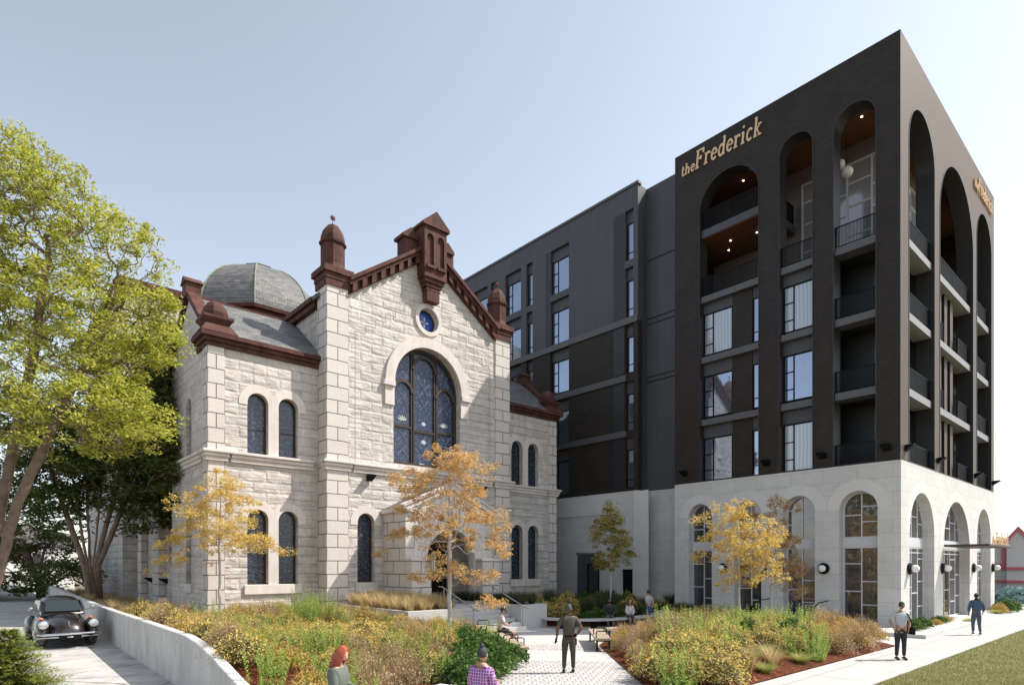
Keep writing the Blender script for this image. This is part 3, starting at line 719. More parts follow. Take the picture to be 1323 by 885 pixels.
# ================================================================== STONE CHURCH
CX = 17.98; YF, YW = 26.6, 27.5
T0, T1 = 12.37, 2*CX-12.37
ch = thing('church_building', 'white rock-faced stone church with brown sandstone trim, slate roofs and a stained glass front window', 'church', (CX, YF, 0))
def Mx(s, a, b): return (a, b) if s > 0 else (2*CX-b, 2*CX-a)     # s=1 left half as measured, s=-1 mirrored
QL = quoin(1.08, (-T0, .0, 0)); QR = quoin(1.08, (-(T1-1.08), 0, 0)); QS = quoin(1.0, (-(YF), 0, 0)); QW = quoin(.68, (-7.54, 0, 0)); QWR = quoin(.68, (-(2*CX-7.54-.68), 0, 0)); QP = quoin(1.1, (-15.3, 0, 0))
BW0, BW1, BZ0, BZA = CX-2.06, CX+2.06, 8.0, 14.12
OC, OR = 15.62, .61
def circ(c, z, r, n=32): return [(c+r*math.cos(2*PI*i/n), z+r*math.sin(2*PI*i/n)) for i in range(n)]
def sw(a0, a1, z0, z1): return arch(a0, a1, z0, z1-(a1-a0)/2, 20)
LW = (13.95, 14.85)
P0, P1 = CX-2.63, CX+2.63
door_hole = [(P0+.4, -.5), (P1-.4, -.5), (P1-.4, 4.4), (P0+.4, 4.4)]
gz = lambda x: 18.78-.70*abs(x-CX)
tw0, tw1 = T0+1.08, T1-1.08
outer = [(tw0, 0), (tw1, 0), (tw1, gz(tw1)+.3), (CX, gz(CX)+.3), (tw0, gz(tw0)+.3)]
holes_ = [arch(BW0, BW1, BZ0, BZA-2.06, 32), circ(CX, OC, OR)]
for s in (1, -1): a, b = Mx(s, *LW); holes_.append(sw(a, b, 2.08, 5.4))
holes_.append([(CX-1.3, 1.02), (CX+1.3, 1.02), (CX+1.3, 4.2), (CX-1.3, 4.2)])
MB().plate('Y', YF+.08, 0, .6, outer, holes_).build('front_wall', STONE, ch)
for x0, q in ((T0, QL), (T1-1.08, QR)): MB().box(x0, x0+1.08, YF, YF+1.0, 0, 15.8).build('corner_pier', q, ch)
# nave body behind the front
for q0_, q1_ in ((T0+.12, T0+.5), (T1-.5, T1-.12)): MB().box(q0_, q1_, YF+1.001, 44.5, 0, 15.05).build('side_wall', STONE, ch)
for s in (1, -1):
    a, b = Mx(s, T0-.12, T0+.5); MB().box(a, b, YF+1.15, 44.4, 15.06, 15.3).build('side_cornice', BROWN, ch)
    a, b = Mx(s, T0-.26, T0+.5); MB().box(a, b, YF+1.15, 44.4, 15.302, 15.52).build('side_cornice', BROWN, ch)
rz = [(T0-.2, 15.53), (CX, 18.2), (T1+.2, 15.53), (T1+.2, 15.35), (CX, 18.0), (T0-.2, 15.35)]
MB().plate('Y', YF+.69, 0, 17., rz[::-1]).build('roof', SLATE, ch)
# rake cornice and brackets
for s in (1, -1):
    e0, e1 = (tw0-.02, CX) if s > 0 else (CX, tw1+.02)
    f = lambda x, o: (x, gz(x)+o)
    def strip(o0, o1, d0, d1): return MB().plate('Y', YF, d0, d1, [f(e0, o0), f(e1, o0), f(e1, o1), f(e0, o1)] )
    strip(.02, .42, -.02, .55).build('rake_cornice', BROWN, ch)
    strip(.423, .60, -.22, .70).build('rake_cornice', BROWN, ch)
    strip(.603, .80, -.34, .75).build('rake_cornice', BROWN, ch)
    mb = []
    for k in range(8):
        x = (tw0+.25+k*.5) if s > 0 else (tw1-.25-k*.5)
        if abs(x-CX) < .75: continue
        b_ = MB().plate('Y', YF, -.20, -.021, [(x-.12, gz(x-.12)+.04), (x+.12, gz(x+.12)+.04), (x+.12, gz(x+.12)+.42), (x-.12, gz(x-.12)+.42)])
        b_.build('bracket', BROWN, ch)
# caps and turrets
def octo(mb, c, prof, n=8): return mb.lathe(prof, c, n, PI/8)
def cap(x0, x1, y0, y1, z, h, nm='pier_cap', over=.12):
    mb = MB().box(x0-over*.5, x1+over*.5, y0-over*.5, y1+over*.5, z, z+h*.38).box(x0-over*.8, x1+over*.8, y0-over*.8, y1+over*.8, z+h*.382, z+h*.68).box(x0-over*1.6, x1+over*1.6, y0-over*1.6, y1+over*1.6, z+h*.682, z+h)
    return mb.build(nm, BROWN, ch)
def star(c, r=.16):
    mb = MB()
    for k in range(4):
        a = PI*k/4; mb.tube([(c[0]-r*math.cos(a), c[1], c[2]-r*math.sin(a)), (c[0], c[1], c[2]), (c[0]+r*math.cos(a), c[1], c[2]+r*math.sin(a))], [.012, .05, .012], 5)
    mb.tube([(c[0], c[1], c[2]-r*2), (c[0], c[1], c[2])], .014, 5)
    return mb
for s in (1, -1):
    x0, x1 = Mx(s, T0, T0+1.08); cap(x0, x1, YF, YF+1.08, 15.802, .85)
    xc = (x0+x1)/2; yc = YF+.52
    octo(MB(), (xc, yc, 16.655), [(.74, 0), (.60, .12), (.55, .3), (.55, 1.25)]).build('turret', BROWN, ch)
    octo(MB(), (xc, yc, 17.9), [(.62, .0), (.64, .10), (.57, .14), (.55, .35), (.46, .66), (.30, .88), (.12, 1.0), (.02, 1.03)]).build('turret_dome', BROWN, ch)
    star((xc, yc, 19.22)).build('star_finial', BROWN, ch)
# central aedicule on the gable
ax0, ax1, ay = CX-.68, CX+.68, YF-.62
mb = MB().plate('Y', ay, 0, .12, rect(ax0, ax1, 17.75, 20.1), [arch(CX-.52, CX-.12, 18.15, 19.55, 12), arch(CX+.12, CX+.52, 18.15, 19.55, 12)])
mb.build('aedicule_front', BROWN, ch)
MB().box(ax0, ax1, ay+.121, YF+.7, 17.75, 20.1).build('aedicule_body', BROWN, ch)
MB().plate('Y', ay-.10, 0, 1.5, [(ax0-.14, 20.102), (ax1+.14, 20.102), (ax1+.14, 20.24), (CX, 20.95), (ax0-.14, 20.24)]).build('aedicule_pediment', BROWN, ch)
for x in (CX-.32, CX+.32): MB().box(x-.26, x+.26, ay-.12, ay-.002, 17.98, 18.13).build('niche_sill', BROWN, ch)
MB().box(CX-.68, CX+.68, ay+.0, YF+.0, 17.55, 17.748).box(CX-.58, CX+.58, ay+.08, YF+0, 17.35, 17.548).box(CX-.48, CX+.48, ay+.16, YF+0, 17.15, 17.348).build('corbel', BROWN, ch)
MB().box(CX-.38, CX+.38, ay+.22, YF+.0, 16.45, 17.148).box(CX-.44, CX+.44, ay+.2, YF+0, 16.98, 17.06).build('corbel_block', BROWN, ch)
for s in (1, -1):
    x0, x1 = Mx(s, CX-1.55, CX-.70)
    MB().box(x0+.08, x1, YF-.02, YF+.7, 18.3, 19.45).build('side_aedicule', BROWN, ch)
    m_ = MB().plate('Y', YF-.12, 0, .95, [(x0-.05, 19.452), (x1, 19.452), (x1, 19.6), ((x0+x1)/2, 20.0), (x0-.05, 19.6)]); m_.build('side_pediment', BROWN, ch)
# oculus
MB().plate('Y', YF+.08, -.09, -.001, circ(CX, OC, .82), [circ(CX, OC, OR)]).build('oculus_ring', SMOOTH, ch)
oc = MB().plate('Y', YF+.08, .38, .42, circ(CX, OC, OR-.001)).build('oculus_window', BLUEG, ch)
mb = MB()
for k in range(4):
    a = PI/4*0+k*PI/2; dx, dz = math.cos(a), math.sin(a)
    mb.plate('Y', YF+.46, -.012, -.002, [(CX+dx*.05-dz*.03, OC+dz*.05+dx*.03), (CX+dx*.22-dz*.045, OC+dz*.22+dx*.045), (CX+dx*.30, OC+dz*.30), (CX+dx*.22+dz*.045, OC+dz*.22-dx*.045), (CX+dx*.05+dz*.03, OC+dz*.05-dx*.03)])
mb.build('petal_cross', PALEBLUE, oc)
MB().plate('Y', YF+.46, -.05, .03, circ(CX, OC, OR-.002), [circ(CX, OC, OR-.06)]).build('oculus_frame', BRONZE, oc)
# big front window
zs = BZA-2.06
MB().plate('Y', YF+.08, -.16, -.001, arch(BW0-.52, BW1+.52, zs-.02, zs, 36)[1:] if False else [(BW0-.52, zs-.05)]+[(BW0-.0, zs-.05)]+[(CX-2.06*math.cos(PI*i/36), zs+2.06*math.sin(PI*i/36)) for i in range(37)]+[(BW1, zs-.05), (BW1+.52, zs-.05)]+[(CX+2.58*math.cos(PI*i/36), zs+2.58*math.sin(PI*i/36)) for i in range(37)]).build('hood_moulding', SMOOTH, ch)
for s in (1, -1):
    a, b = Mx(s, BW0-.62, BW0-.001)
    MB().box(a, b, YF-.14, YF+.079, zs-.28, zs-.052).build('impost', SMOOTH, ch)
    a, b = Mx(s, BW0-.52, BW0-.001)
    MB().box(a, b, YF-.02, YF+.079, 10.85, zs-.282).build('impost_block', SMOOTH, ch)
m1, m2 = CX-.72, CX+.72
bw = window(ch, 'Y', YF+.08, BW0+.002, BW1-.002, BZ0+.003, BZA-.003, BRONZE, STAINB, arched=True, vs=[m1-.04, m1+.04, m2-.04, m2+.04], hs=[(9.98, BW0, m1), (9.85, m1, m2), (9.98, m2, BW1)], fw=.17, d=.34, dep=.22, name='stained_glass_window', pane='glass')
def half_ring(c, z, r0, r1, a0=0, a1=PI, n=18): return [(c+r1*math.cos(a0+(a1-a0)*i/n), z+r1*math.sin(a0+(a1-a0)*i/n)) for i in range(n+1)]+[(c+r0*math.cos(a1-(a1-a0)*i/n), z+r0*math.sin(a1-(a1-a0)*i/n)) for i in range(n+1)]
for c, z, r in (((BW0+.17+m1)/2, 11.75, (m1-BW0-.17)/2), ((BW1-.17+m2)/2, 11.75, (BW1-.17-m2)/2), (CX, 13.05, .72)):
    MB().plate('Y', YF+.42, -.03, .13, half_ring(c, z, r-.10, r+.05)).build('tracery', BRONZE, bw)
PALEG = plain('pale_green_glass', (.42, .48, .42), .3)
def scroll(cx, z, s, r, turns=.75):
    return [(cx+s*(.05+r-r*(1-.45*i/16)*math.cos(i/16*turns*2*PI)), YF+.505, z+r*(1-.45*i/16)*math.sin(i/16*turns*2*PI)) for i in range(17)]
for c in ((BW0+.17+m1)/2, (BW1-.17+m2)/2):
    for q in range(5):
        a = PI*(.14+.18*q); MB().ball((0, 0, 0), 1, 8, (.045, .012, .13)).v
        pt = MB().ball((0, 0, 0), 1, 8, (.045, .012, .14)); ca, sa = math.cos(a-PI/2), math.sin(a-PI/2)
        MB().add([(c+(x*ca-(z+.17)*sa), YF+.505+y, 10.28+(x*sa+(z+.17)*ca)) for x, y, z in pt.v], pt.f).build('glass_petal', PALEG, bw)
LAV = plain('lavender_leaded_glass', (.22, .24, .32), .3)
rv = random.Random(4)
for c in ((BW0+.17+m1)/2, CX, (BW1-.17+m2)/2):
    for zA, zB in ((8.35, 9.75), (10.95, 12.6)):
        for s in (1, -1):
            ph = rv.uniform(0, 3); MB().tube([(c+s*(.17+.13*math.sin(ph+q*.9)), YF+.505, zA+(zB-zA)*q/14) for q in range(15)], .018, 4).build('glass_vine', LAV, bw)
mb = MB().ball((CX, YF+.51, 10.3), .11, 8, (1.2, .1, 1)).ball((CX, YF+.51, 9.35), .14, 8, (1.2, .1, .9)); mb.tube([(CX-.3, YF+.505, 8.2), (CX+.45, YF+.505, 8.12)], .03, 5); mb.build('glass_medallion', PALEBLUE, bw)
# stepped joint lines of the gable field
JOINT = plain('dark_stone_joint', (.30, .28, .26), .9)
for s in (1, -1):
    mb = MB(); zj = 15.3; xj = CX-.95
    y0 = YF+.072
    def V(x, za, zb): a, b = Mx(s, x-.011, x+.011); mb.box(a, b, y0, YF+.085, za, zb)
    def Hh(xa, xb, z): a, b = Mx(s, min(xa, xb), max(xa, xb)); mb.box(a, b, y0-.001, YF+.086, z-.011, z+.011)
    x, z = CX-.85, 16.55
    V(x+.0, z-.45, z+.0)
    for k in range(6):
        Hh(x, x-.55, z-.42); x -= .55; V(x, z-.82, z-.42); z -= .42
    V(x, 7.8, z-.3)
    mb.build('stepped_joint', JOINT, ch)

# belt course and plinth along everything
def belt(x0, x1, y, z=7.30, ends=(0, 0), nm='belt_course'):
    mb = MB().bbox(x0-.10*ends[0], x1+.10*ends[1], y-.10, y+.3, z, z+.16, .015).bbox(x0-.16*ends[0], x1+.16*ends[1], y-.17, y+.3, z+.162, z+.32, .03).bbox(x0-.24*ends[0], x1+.24*ends[1], y-.25, y+.3, z+.322, z+.45, .03)
    return mb.build(nm, SMOOTH, ch)
belt(T0, T0+1.08, YF, ends=(1, 1)); belt(T1-1.08, T1, YF, ends=(1, 1)); belt(T0+1.08+.245, T1-1.08-.245, YF+.08)
# wings
def hood_pair(w1, w2, z0, zt, y, over=.36, low=.12, nm='window_surround'):
    r = (w1[1]-w1[0])/2; c1, c2 = sum(w1)/2, sum(w2)/2; R = r+over; zs = zt-r; zb = zs-low; mid = (c1+c2)/2
    am = math.acos((mid-c1)/R)
    P = [(c1-R, zb)]+[(c1+R*math.cos(PI-(PI-am)*i/12), zs+R*math.sin(PI-(PI-am)*i/12)) for i in range(13)]
    P += [(c2+R*math.cos((PI-am)*(1-i/12)), zs+R*math.sin((PI-am)*(1-i/12))) for i in range(1, 13)]+[(c2+R, zb), (w2[1], zb)]
    P += [(c2+r*math.cos(PI*i/14), zs+r*math.sin(PI*i/14)) for i in range(15)]+[(w2[0], z0), (w1[1], z0)]
    P += [(c1+r*math.cos(PI*i/14), zs+r*math.sin(PI*i/14)) for i in range(15)]+[(w1[0], zb)]
    return MB().plate('Y', y, -.03, -.001, P[::-1]).build(nm, SMOOTH, ch)
def hood_one(w, zt, y, over=.36, low=.12):
    r = (w[1]-w[0])/2; c = sum(w)/2; zs = zt-r; zb = zs-low
    P = [(c-r-over, zb), (c-r, zb)]+[(c-r*math.cos(PI*i/16), zs+r*math.sin(PI*i/16)) for i in range(17)]+[(c+r, zb), (c+r+over, zb)]+[(c+(r+over)*math.cos(PI*i/16), zs+(r+over)*math.sin(PI*i/16)) for i in range(17)]
    return MB().plate('Y', y, -.03, -.001, P).build('window_surround', SMOOTH, ch)
def church_win(a, b, z0, z1, y, ax='Y'):
    return window(ch, ax, y, a+.002, b-.002, z0, z1-.002, BRONZE, STAIN, arched=True, hs=[(z0+(z1-z0)*.42, a, b)], fw=.075, d=.26, dep=.10, name='arched_window', pane='glass')
for s in (1, -1):
    x0, x1 = Mx(s, 7.54, T0)
    W1, W2 = sorted([Mx(s, 9.16, 10.06), Mx(s, 10.51, 11.41)])
    # front wall of the wing between its corner quoins and the tower
    q0, q1 = Mx(s, 7.54, 8.22)
    fx0, fx1 = (8.221, T0+.1) if s > 0 else (T1-.1, 2*CX-8.221)
    hs_ = [sw(W1[0], W1[1], 7.76, 10.45), sw(W2[0], W2[1], 7.76, 10.45), sw(W1[0], W1[1], 2.05, 5.35), sw(W2[0], W2[1], 2.05, 5.35)]
    MB().plate('Y', YW+.04, 0, .5, rect(fx0, fx1, 0, 12.1), hs_).build('wing_wall', STONE, ch)
    MB().box(q0, q1, YW, YW+.68, 0, 12.1).build('wing_quoin', QW if s > 0 else QWR, ch)
    for zz in ((7.76, 10.45), (2.05, 5.35)):
        hood_pair(W1, W2, zz[0], zz[1], YW+.04)
        for W in (W1, W2): church_win(W[0], W[1], zz[0], zz[1], YW+.04)
    MB().bbox(W1[0]-.15, W2[1]+.15, YW-.06, YW+.3, 1.62, 2.045, .02).build('window_sill', SMOOTH, ch)
    a, b = Mx(s, 7.54, 8.22); belt(a, b, YW, ends=((1, 1)))
    a, b = Mx(s, 8.22+.245, T0-.26); belt(a, b, YW+.04)
    # outer side wall with gable
    xo = 7.58 if s > 0 else 2*CX-7.58-.5
    gb = lambda y: 15.15-.86*abs(y-30.5)
    sidewin = [[(p[0], p[1]) for p in sw(30.1, 30.95, z0, z1)] for z0, z1 in ((7.76, 10.45), (2.05, 5.35))]
    MB().plate('X', xo, 0, .5, [(28.181, 0), (33.5, 0), (33.5, 12.4), (30.5, 14.95), (28.181, 12.98)], sidewin).build('gable_wall', STONE, ch)
    if s > 0:
        for z0, z1 in ((7.76, 10.45), (2.05, 5.35)): church_win(30.1, 30.95, z0, z1, xo, 'X')
        mb = MB().bbox(7.33, 7.8, 28.3, 33.6, 7.622, 7.752, .03).bbox(7.42, 7.8, 28.3, 33.6, 7.462, 7.62, .03).bbox(7.48, 7.8, 28.3, 33.6, 7.30, 7.46, .015); mb.build('belt_course', SMOOTH, ch)
        MB().bbox(7.50, 7.7, 30.0, 31.05, 1.65, 2.045, .02).build('window_sill', SMOOTH, ch)
    # brown eaves cornice along the front
    e0, e1 = Mx(s, 7.54, T0)
    for k, (o, z, z2) in enumerate(((.06, 12.102, 12.28), (.16, 12.282, 12.44), (.30, 12.442, 12.62))):
        a0, a1 = (e0-o, e1-.002) if s > 0 else (e0+.002, e1+o)
        MB().box(a0, a1, YW-o, YW+.9, z, z2).build('eaves_cornice', BROWN, ch)
        xs_ = (7.54-o, 7.54+.3) if s > 0 else (2*CX-7.54-.3, 2*CX-7.54+o)
        MB().box(xs_[0], xs_[1], YW+.901, YW+1.55-.1*k, z, z2).build('eaves_cornice', BROWN, ch)
    # roof: gable with its ridge along the front
    r0, r1 = (7.75, T0+.1) if s > 0 else (T1-.1, 2*CX-7.75)
    yy = [(YW-.25, 12.625), (30.5, 15.12), (33.7, 12.4), (33.7, 12.2), (30.5, 14.9), (YW-.25, 12.60)]
    vs_ = [(r0, y, z) for y, z in yy]+[(r1, y, z) for y, z in yy]; n6 = 6
    MB().add(vs_, [tuple(range(6)), tuple(range(6, 12))[::-1]]+[(i, i+6, (i+1) % 6+6, (i+1) % 6) for i in range(6)]).build('wing_roof', SLATE, ch)
    # raking coping on the outer gable + pinnacle + corner finial
    xg0, xg1 = (7.42, 7.95) if s > 0 else (2*CX-7.95, 2*CX-7.42)
    for sg in (1, -1):
        ya, yb = (28.25, 30.5) if sg > 0 else (30.5, 33.7)
        P = [(ya, gb(ya)+.02), (yb, gb(yb)+.02), (yb, gb(yb)+.32), (ya, gb(ya)+.32)]
        MB().plate('X', xg0, 0, xg1-xg0, P).build('gable_coping', BROWN, ch)
    MB().box(xg0-.04, xg1+.06, 30.15, 30.85, 15.0, 15.62).build('pinnacle', BROWN, ch)
    mb = MB().plate('X', xg0-.10, 0, xg1-xg0+.24, [(30.05, 15.622), (30.95, 15.622), (30.5, 15.95)]); mb.build('pinnacle_cap', BROWN, ch)
    fx = 7.95 if s > 0 else 2*CX-7.95; fy = YW+.42
    MB().lathe([(.86*1.2, 0), (.60*1.2, .36), (.5*1.2, .42)], (fx, fy, 12.63), 4, PI/4).build('finial_base', BROWN, ch)
    MB().lathe([(.60, 0), (.72, .14), (.86, .26), (.86, .36), (.60, .40)], (fx, fy, 13.0), 4, PI/4).build('finial_cap', BROWN, ch)
    octo(MB(), (fx, fy, 13.38), [(.50, 0), (.52, .2), (.46, .42), (.34, .60), (.18, .70), (.02, .74)]).build('corner_finial', BROWN, ch)
# tower lower windows
for s in (1, -1):
    a, b = Mx(s, *LW); hood_one((a, b), 5.4, YF+.08); church_win(a, b, 2.08, 5.4, YF+.08)
    MB().bbox(a-.12, b+.12, YF-.04, YF+.3, 1.62, 2.075, .02).build('window_sill', SMOOTH, ch)
# porch
PY = 24.65
pg = lambda x: 6.62-.44*abs(x-CX)
MB().plate('Y', PY, 0, .45, [(P0+.5, 0), (P1-.5, 0), (P1-.5, pg(P1-.5)), (CX, pg(CX)), (P0+.5, pg(P0+.5))], [[(CX-1.45, 1.0), (CX+1.45, 1.0)]+[(CX+1.45*math.cos(PI*i/20), 3.2+1.45*math.sin(PI*i/20)) for i in range(21)]]).build('porch_front', SMOOTH, ch)
for s in (1, -1):
    a, b = Mx(s, P0, P0+.499); MB().box(a, b, PY+.0, YF+.07, 0, 5.4).build('porch_side', QP, ch)
    a, b = Mx(s, P0-.14, P0+.55); MB().bbox(a, b, PY-.14, YF+.07, 5.402, 5.60, .03).build('porch_eave', SMOOTH, ch)
    a, b = Mx(s, P0-.02, P0+1.08); MB().box(a, b, PY-.55, PY-.001, 0, 3.1).build('porch_buttress', QP, ch)
    a, b = Mx(s, P0-.08, P0+1.14); MB().bbox(a, b, PY-.62, PY-.002, 3.102, 3.24, .02).build('buttress_cap', SMOOTH, ch)
    e0, e1 = (P0-.2, CX) if s > 0 else (CX, P1+.2)
    MB().plate('Y', PY-.16, 0, .5, [(e0, pg(e0)+.02), (e1, pg(e1)+.02), (e1, pg(e1)+.26), (e0, pg(e0)+.26)]).build('porch_coping', SMOOTH, ch)
    MB().plate('Y', PY-.24, 0, .6, [(e0, pg(e0)+.262), (e1, pg(e1)+.262), (e1, pg(e1)+.36), (e0, pg(e0)+.36)]).build('porch_coping', SMOOTH, ch)
    x_ = CX-s*.8
MB().plate('Y', PY+.34, 0, 1.7, [(P0-.1, 5.62), (CX, 6.9), (P1+.1, 5.62), (P1+.1, 5.5), (CX, 6.78), (P0-.1, 5.5)][::-1]).build('porch_roof', SLATE, ch)
mb = MB()
for x in (CX-.5, CX, CX+.5): mb.box(x-.03, x+.03, PY-.012, PY-.001, 5.0, 5.9-abs(x-CX)*.4)
mb.build('slit_recess', JOINT, ch)
MB().plate('Y', PY, -.05, -.001, half_ring(CX, 3.2, 1.451, 1.75)).build('door_surround', SMOOTH, ch)
MB().box(P0+.5, P1-.5, PY-.54, YF+.6, .0, 1.0).build('porch_floor', CONC, ch)
dr = MB().box(CX-1.29, CX+1.29, YF+.25, YF+.33, 1.02, 4.19).build('door', BLACK, ch)
MB().box(CX-.05, CX+.05, YF+.2, YF+.249, 1.02, 4.19).build('door_post', WOOD, dr)
for x in (CX-.62, CX+.62): MB().plate('Y', YF+.22, 0, .028, rect(x-.5, x+.5, 1.2, 4.0), [rect(x-.38, x+.38, 1.5, 3.8)]).build('door_leaf', BRONZE, dr)
# nave and crossing behind, octagonal dome
MB().plate('X', 8.1, 0, .5, rect(33.5, 44.5, 0, 13.8), [sw(35.0, 35.6, 3., 7.), sw(35.95, 36.55, 3., 7.), sw(39.5, 40.1, 3., 7.)]).build('nave_wall', STONE, ch)
for a, b in ((35.0, 35.6), (35.95, 36.55), (39.5, 40.1)): church_win(a, b, 3., 7., 8.1, 'X')
MB().box(7.75, 8.099, 37.2, 38.5, 0, 13.8).box(7.75, 8.099, 41.5, 42.5, 0, 13.8).build('buttress', QS, ch)
MB().box(7.6, 8.6, 33.5, 44.5, 13.802, 14.4).build('nave_cornice', BROWN, ch)
MB().box(8.61, T0+.1, 33.72, 44.5, 13.85, 14.0).build('nave_roof', SLATE, ch)
MB().box(7.3, 2*CX-7.3, 44.51, 59., 0, 19.9).build('crossing_wall', STONE, ch)
MB().box(7.1, 2*CX-7.1, 44.3, 59.2, 19.902, 20.3).box(6.95, 2*CX-6.95, 44.15, 59.35, 20.302, 20.75).build('crossing_cornice', BROWN, ch)
DC = (CX, 51.3); K = 1/math.cos(PI/8)
MB().lathe([(4.7*K, 0), (4.7*K, 1.5)], (DC[0], DC[1], 20.76), 8, PI/8).build('dome_drum', BROWN, ch)
MB().lathe([(5.0*K, 0), (5.05*K, .25)], (DC[0], DC[1], 22.0), 8, PI/8).build('dome_cornice', BROWN, ch)
prof = [(4.95, 0), (4.93, .5), (4.82, 1.1), (4.6, 1.75), (4.25, 2.45), (3.75, 3.1), (3.1, 3.7), (2.3, 4.2), (1.4, 4.55), (.75, 4.7)]
MB().lathe([(r*K, z) for r, z in prof], (DC[0], DC[1], 22.26), 8, PI/8).build('dome', SLATE, ch)
for k in range(8):
    a = PI/8+k*PI/4; MB().tube([(DC[0]+(r*K+.02)*math.cos(a), DC[1]+(r*K+.02)*math.sin(a), 22.26+z) for r, z in prof], .05, 6).build('dome_rib', COPPER, ch)
MB().lathe([(1.15*K, 0), (1.15*K, .18), (.9, .3)], (DC[0], DC[1], 26.93), 8, PI/8).build('dome_cap', BRONZE, ch)
# lantern beside the porch arch, spotlights over the belt course
ln = thing('wall_lantern', 'green metal wall lantern with glass sides beside the church porch arch', 'lantern', (16.33, PY-.56, 2.9))
LG = plain('dark_green_metal', (.03, .13, .085), .45, spec=.5); LGL = plain('lantern_glass', (.55, .58, .5), .2)
mb = MB().lathe([(.15, 0), (.06, .18), (.02, .28)], (16.33, PY-.85, 3.3), 6).lathe([(.06, -.18), (.12, 0), (.12, .03)], (16.33, PY-.85, 2.62), 6).tube([(16.33, PY-.56, 2.5), (16.33, PY-.75, 2.38), (16.33, PY-.85, 2.46)], .03, 6)
for k in range(6): a = k*PI/3; mb.tube([(16.33+.12*math.cos(a), PY-.85+.12*math.sin(a), 2.62), (16.33+.14*math.cos(a), PY-.85+.14*math.sin(a), 3.32)], .012, 5)
mb.build('lantern_frame', LG, ln)
MB().lathe([(.10, 0), (.115, .66)], (16.33, PY-.85, 2.65), 6).build('lantern_glass', LGL, ln)
spot('Y', YF+.0, onY(477, 612, YF).x, 6.95, 'black spotlight under the church belt course left of the porch gable', 'black spotlights on the church front').location.y
spot('Y', YF+.0, 2*CX-onY(477, 612, YF).x, 6.95, 'black spotlight under the church belt course right of the porch gable', 'black spotlights on the church front')
for y, t in ((36.9, 'low on the shaded nave wall, nearer one'), (40.6, 'low on the shaded nave wall behind the tree trunks')): spot('X', 8.1, y, 1.9, 'black wedge light '+t, 'black spotlights low on the nave wall')
# steps, cheek planters
SX0, SX1 = 15.62, 18.76
st = thing('entrance_steps', 'pale concrete steps rising from the plaza to the church porch', 'steps', (17.2, 20.4, 0))
for k in range(6): MB().bbox(SX0+.002, SX1-.002, 20.0+k*.38, 24.09, .0 if k == 0 else k*.167-.003, (k+1)*.1665, .012).build('step', CONC, st)
def planter(name, label, P, z0, z1, w_=.22):
    r = thing(name, label, 'planter', (P[0][0], P[0][1], 0))
    x0, x1, y0, y1 = P[0][0], P[1][0], P[0][1], P[1][1]
    outer = [(x0, y0), (x1, y0), (x1, y1), (x0, y1)]
    for a in ((x0, x1, y0, y0+w_), (x0, x0+w_, y0+w_+.001, y1), (x1-w_, x1, y0+w_+.001, y1)): MB().bbox(*a, z0, z1, .015).build('planter_wall', CONC, r)
    MB().box(x0+w_, x1-w_, y0+w_, y1, z0, z1-.12).build('soil', MULCH, r)
    return r
planter('stone_planter', 'low concrete planter full of tan grass left of the church steps', ((12.82, 20.42), (15.6, 26.5)), -.1, 1.10)
planter('stone_planter', 'concrete planter with dark grass right of the church steps', ((18.8, 20.42), (20.45, 26.4)), -.1, 1.10)
hr = thing('handrail', 'thin metal handrail sloping down the right side of the church steps', 'handrail', (18.6, 20.1, 0))
GALV = plain('galvanised_steel', (.35, .35, .36), .4, .6)
MB().tube([(18.6, 22.6, 1.95), (18.6, 22.3, 1.93), (18.6, 20.0, 1.05), (18.6, 19.7, 1.0)], .03, 8).build('rail', GALV, hr)
for y, z in ((22.2, 1.9), (20.1, 1.08)): MB().tube([(18.6, y, .0), (18.6, y, z)], .024, 8).build('post', GALV, hr)
hr2 = dup(hr, loc=(15.8, 20.1, 0), label='thin metal handrail on the left side of the church steps beside the planter')
def rail3(u, v, label, yv, zt=1.0):
    p = Vector((28.9, yv, .15)); r = thing('handrail', label, 'handrail', p)
    MB().tube([(TX-.05, yv+.0, .95+zt*.25), (p.x+.7, yv, .95+zt*.2), (p.x+.1, yv, .9), (p.x, yv, .85)], .025, 8).build('rail', BLACK, r)
    MB().box(p.x-.03, p.x+.03, yv-.06, yv+.06, .15, .93).build('post', BLACK, r)
rail3(1075, 785, 'black handrail between the two right arches of the shaded arcade', 11.75)
rail3(1000, 785, 'black handrail beside the slim tree in front of the shaded arcade', 14.6)

# ================================================================== VEGETATION
def leafmat(name, c1, c2, c3=None, trans=.35, rough=.6):
    a = NM(name); g = a.n('ShaderNodeNewGeometry')
    st = [(0., c1), (.55, c2), (1., c3 or c2)]
    c = a.ramp(g.outputs['Random Per Island'], st); a.color(c)
    tr = a.n('ShaderNodeBsdfTranslucent'); a.l(c, tr.inputs[0])
    mx = a.n('ShaderNodeMixShader'); mx.inputs[0].default_value = trans; a.l(a.p.outputs[0], mx.inputs[1]); a.l(tr.outputs[0], mx.inputs[2]); a.l(mx.outputs[0], a.out.inputs[0])
    return a.set(rough, 0, .25)
L_YG = leafmat('yellow_green_leaf', (.22, .26, .04), (.46, .47, .07), (.66, .62, .15), .5)
L_DG = leafmat('dark_green_leaf', (.05, .075, .02), (.10, .13, .03), (.18, .20, .05), .4)
L_GOLD = leafmat('golden_leaf', (.50, .33, .06), (.72, .52, .13), (.86, .70, .30), .45)
L_AMB = leafmat('amber_leaf', (.46, .26, .08), (.66, .42, .16), (.82, .62, .32), .45)
L_RUS = leafmat('russet_leaf', (.30, .15, .05), (.46, .26, .09), (.60, .40, .16), .35)
L_OLV = leafmat('olive_yellow_leaf', (.24, .20, .03), (.42, .35, .06), (.56, .46, .11), .35)
BARK = plain('brown_bark', (.17, .115, .085), .9, var=.35, scale=5, bump=.6)
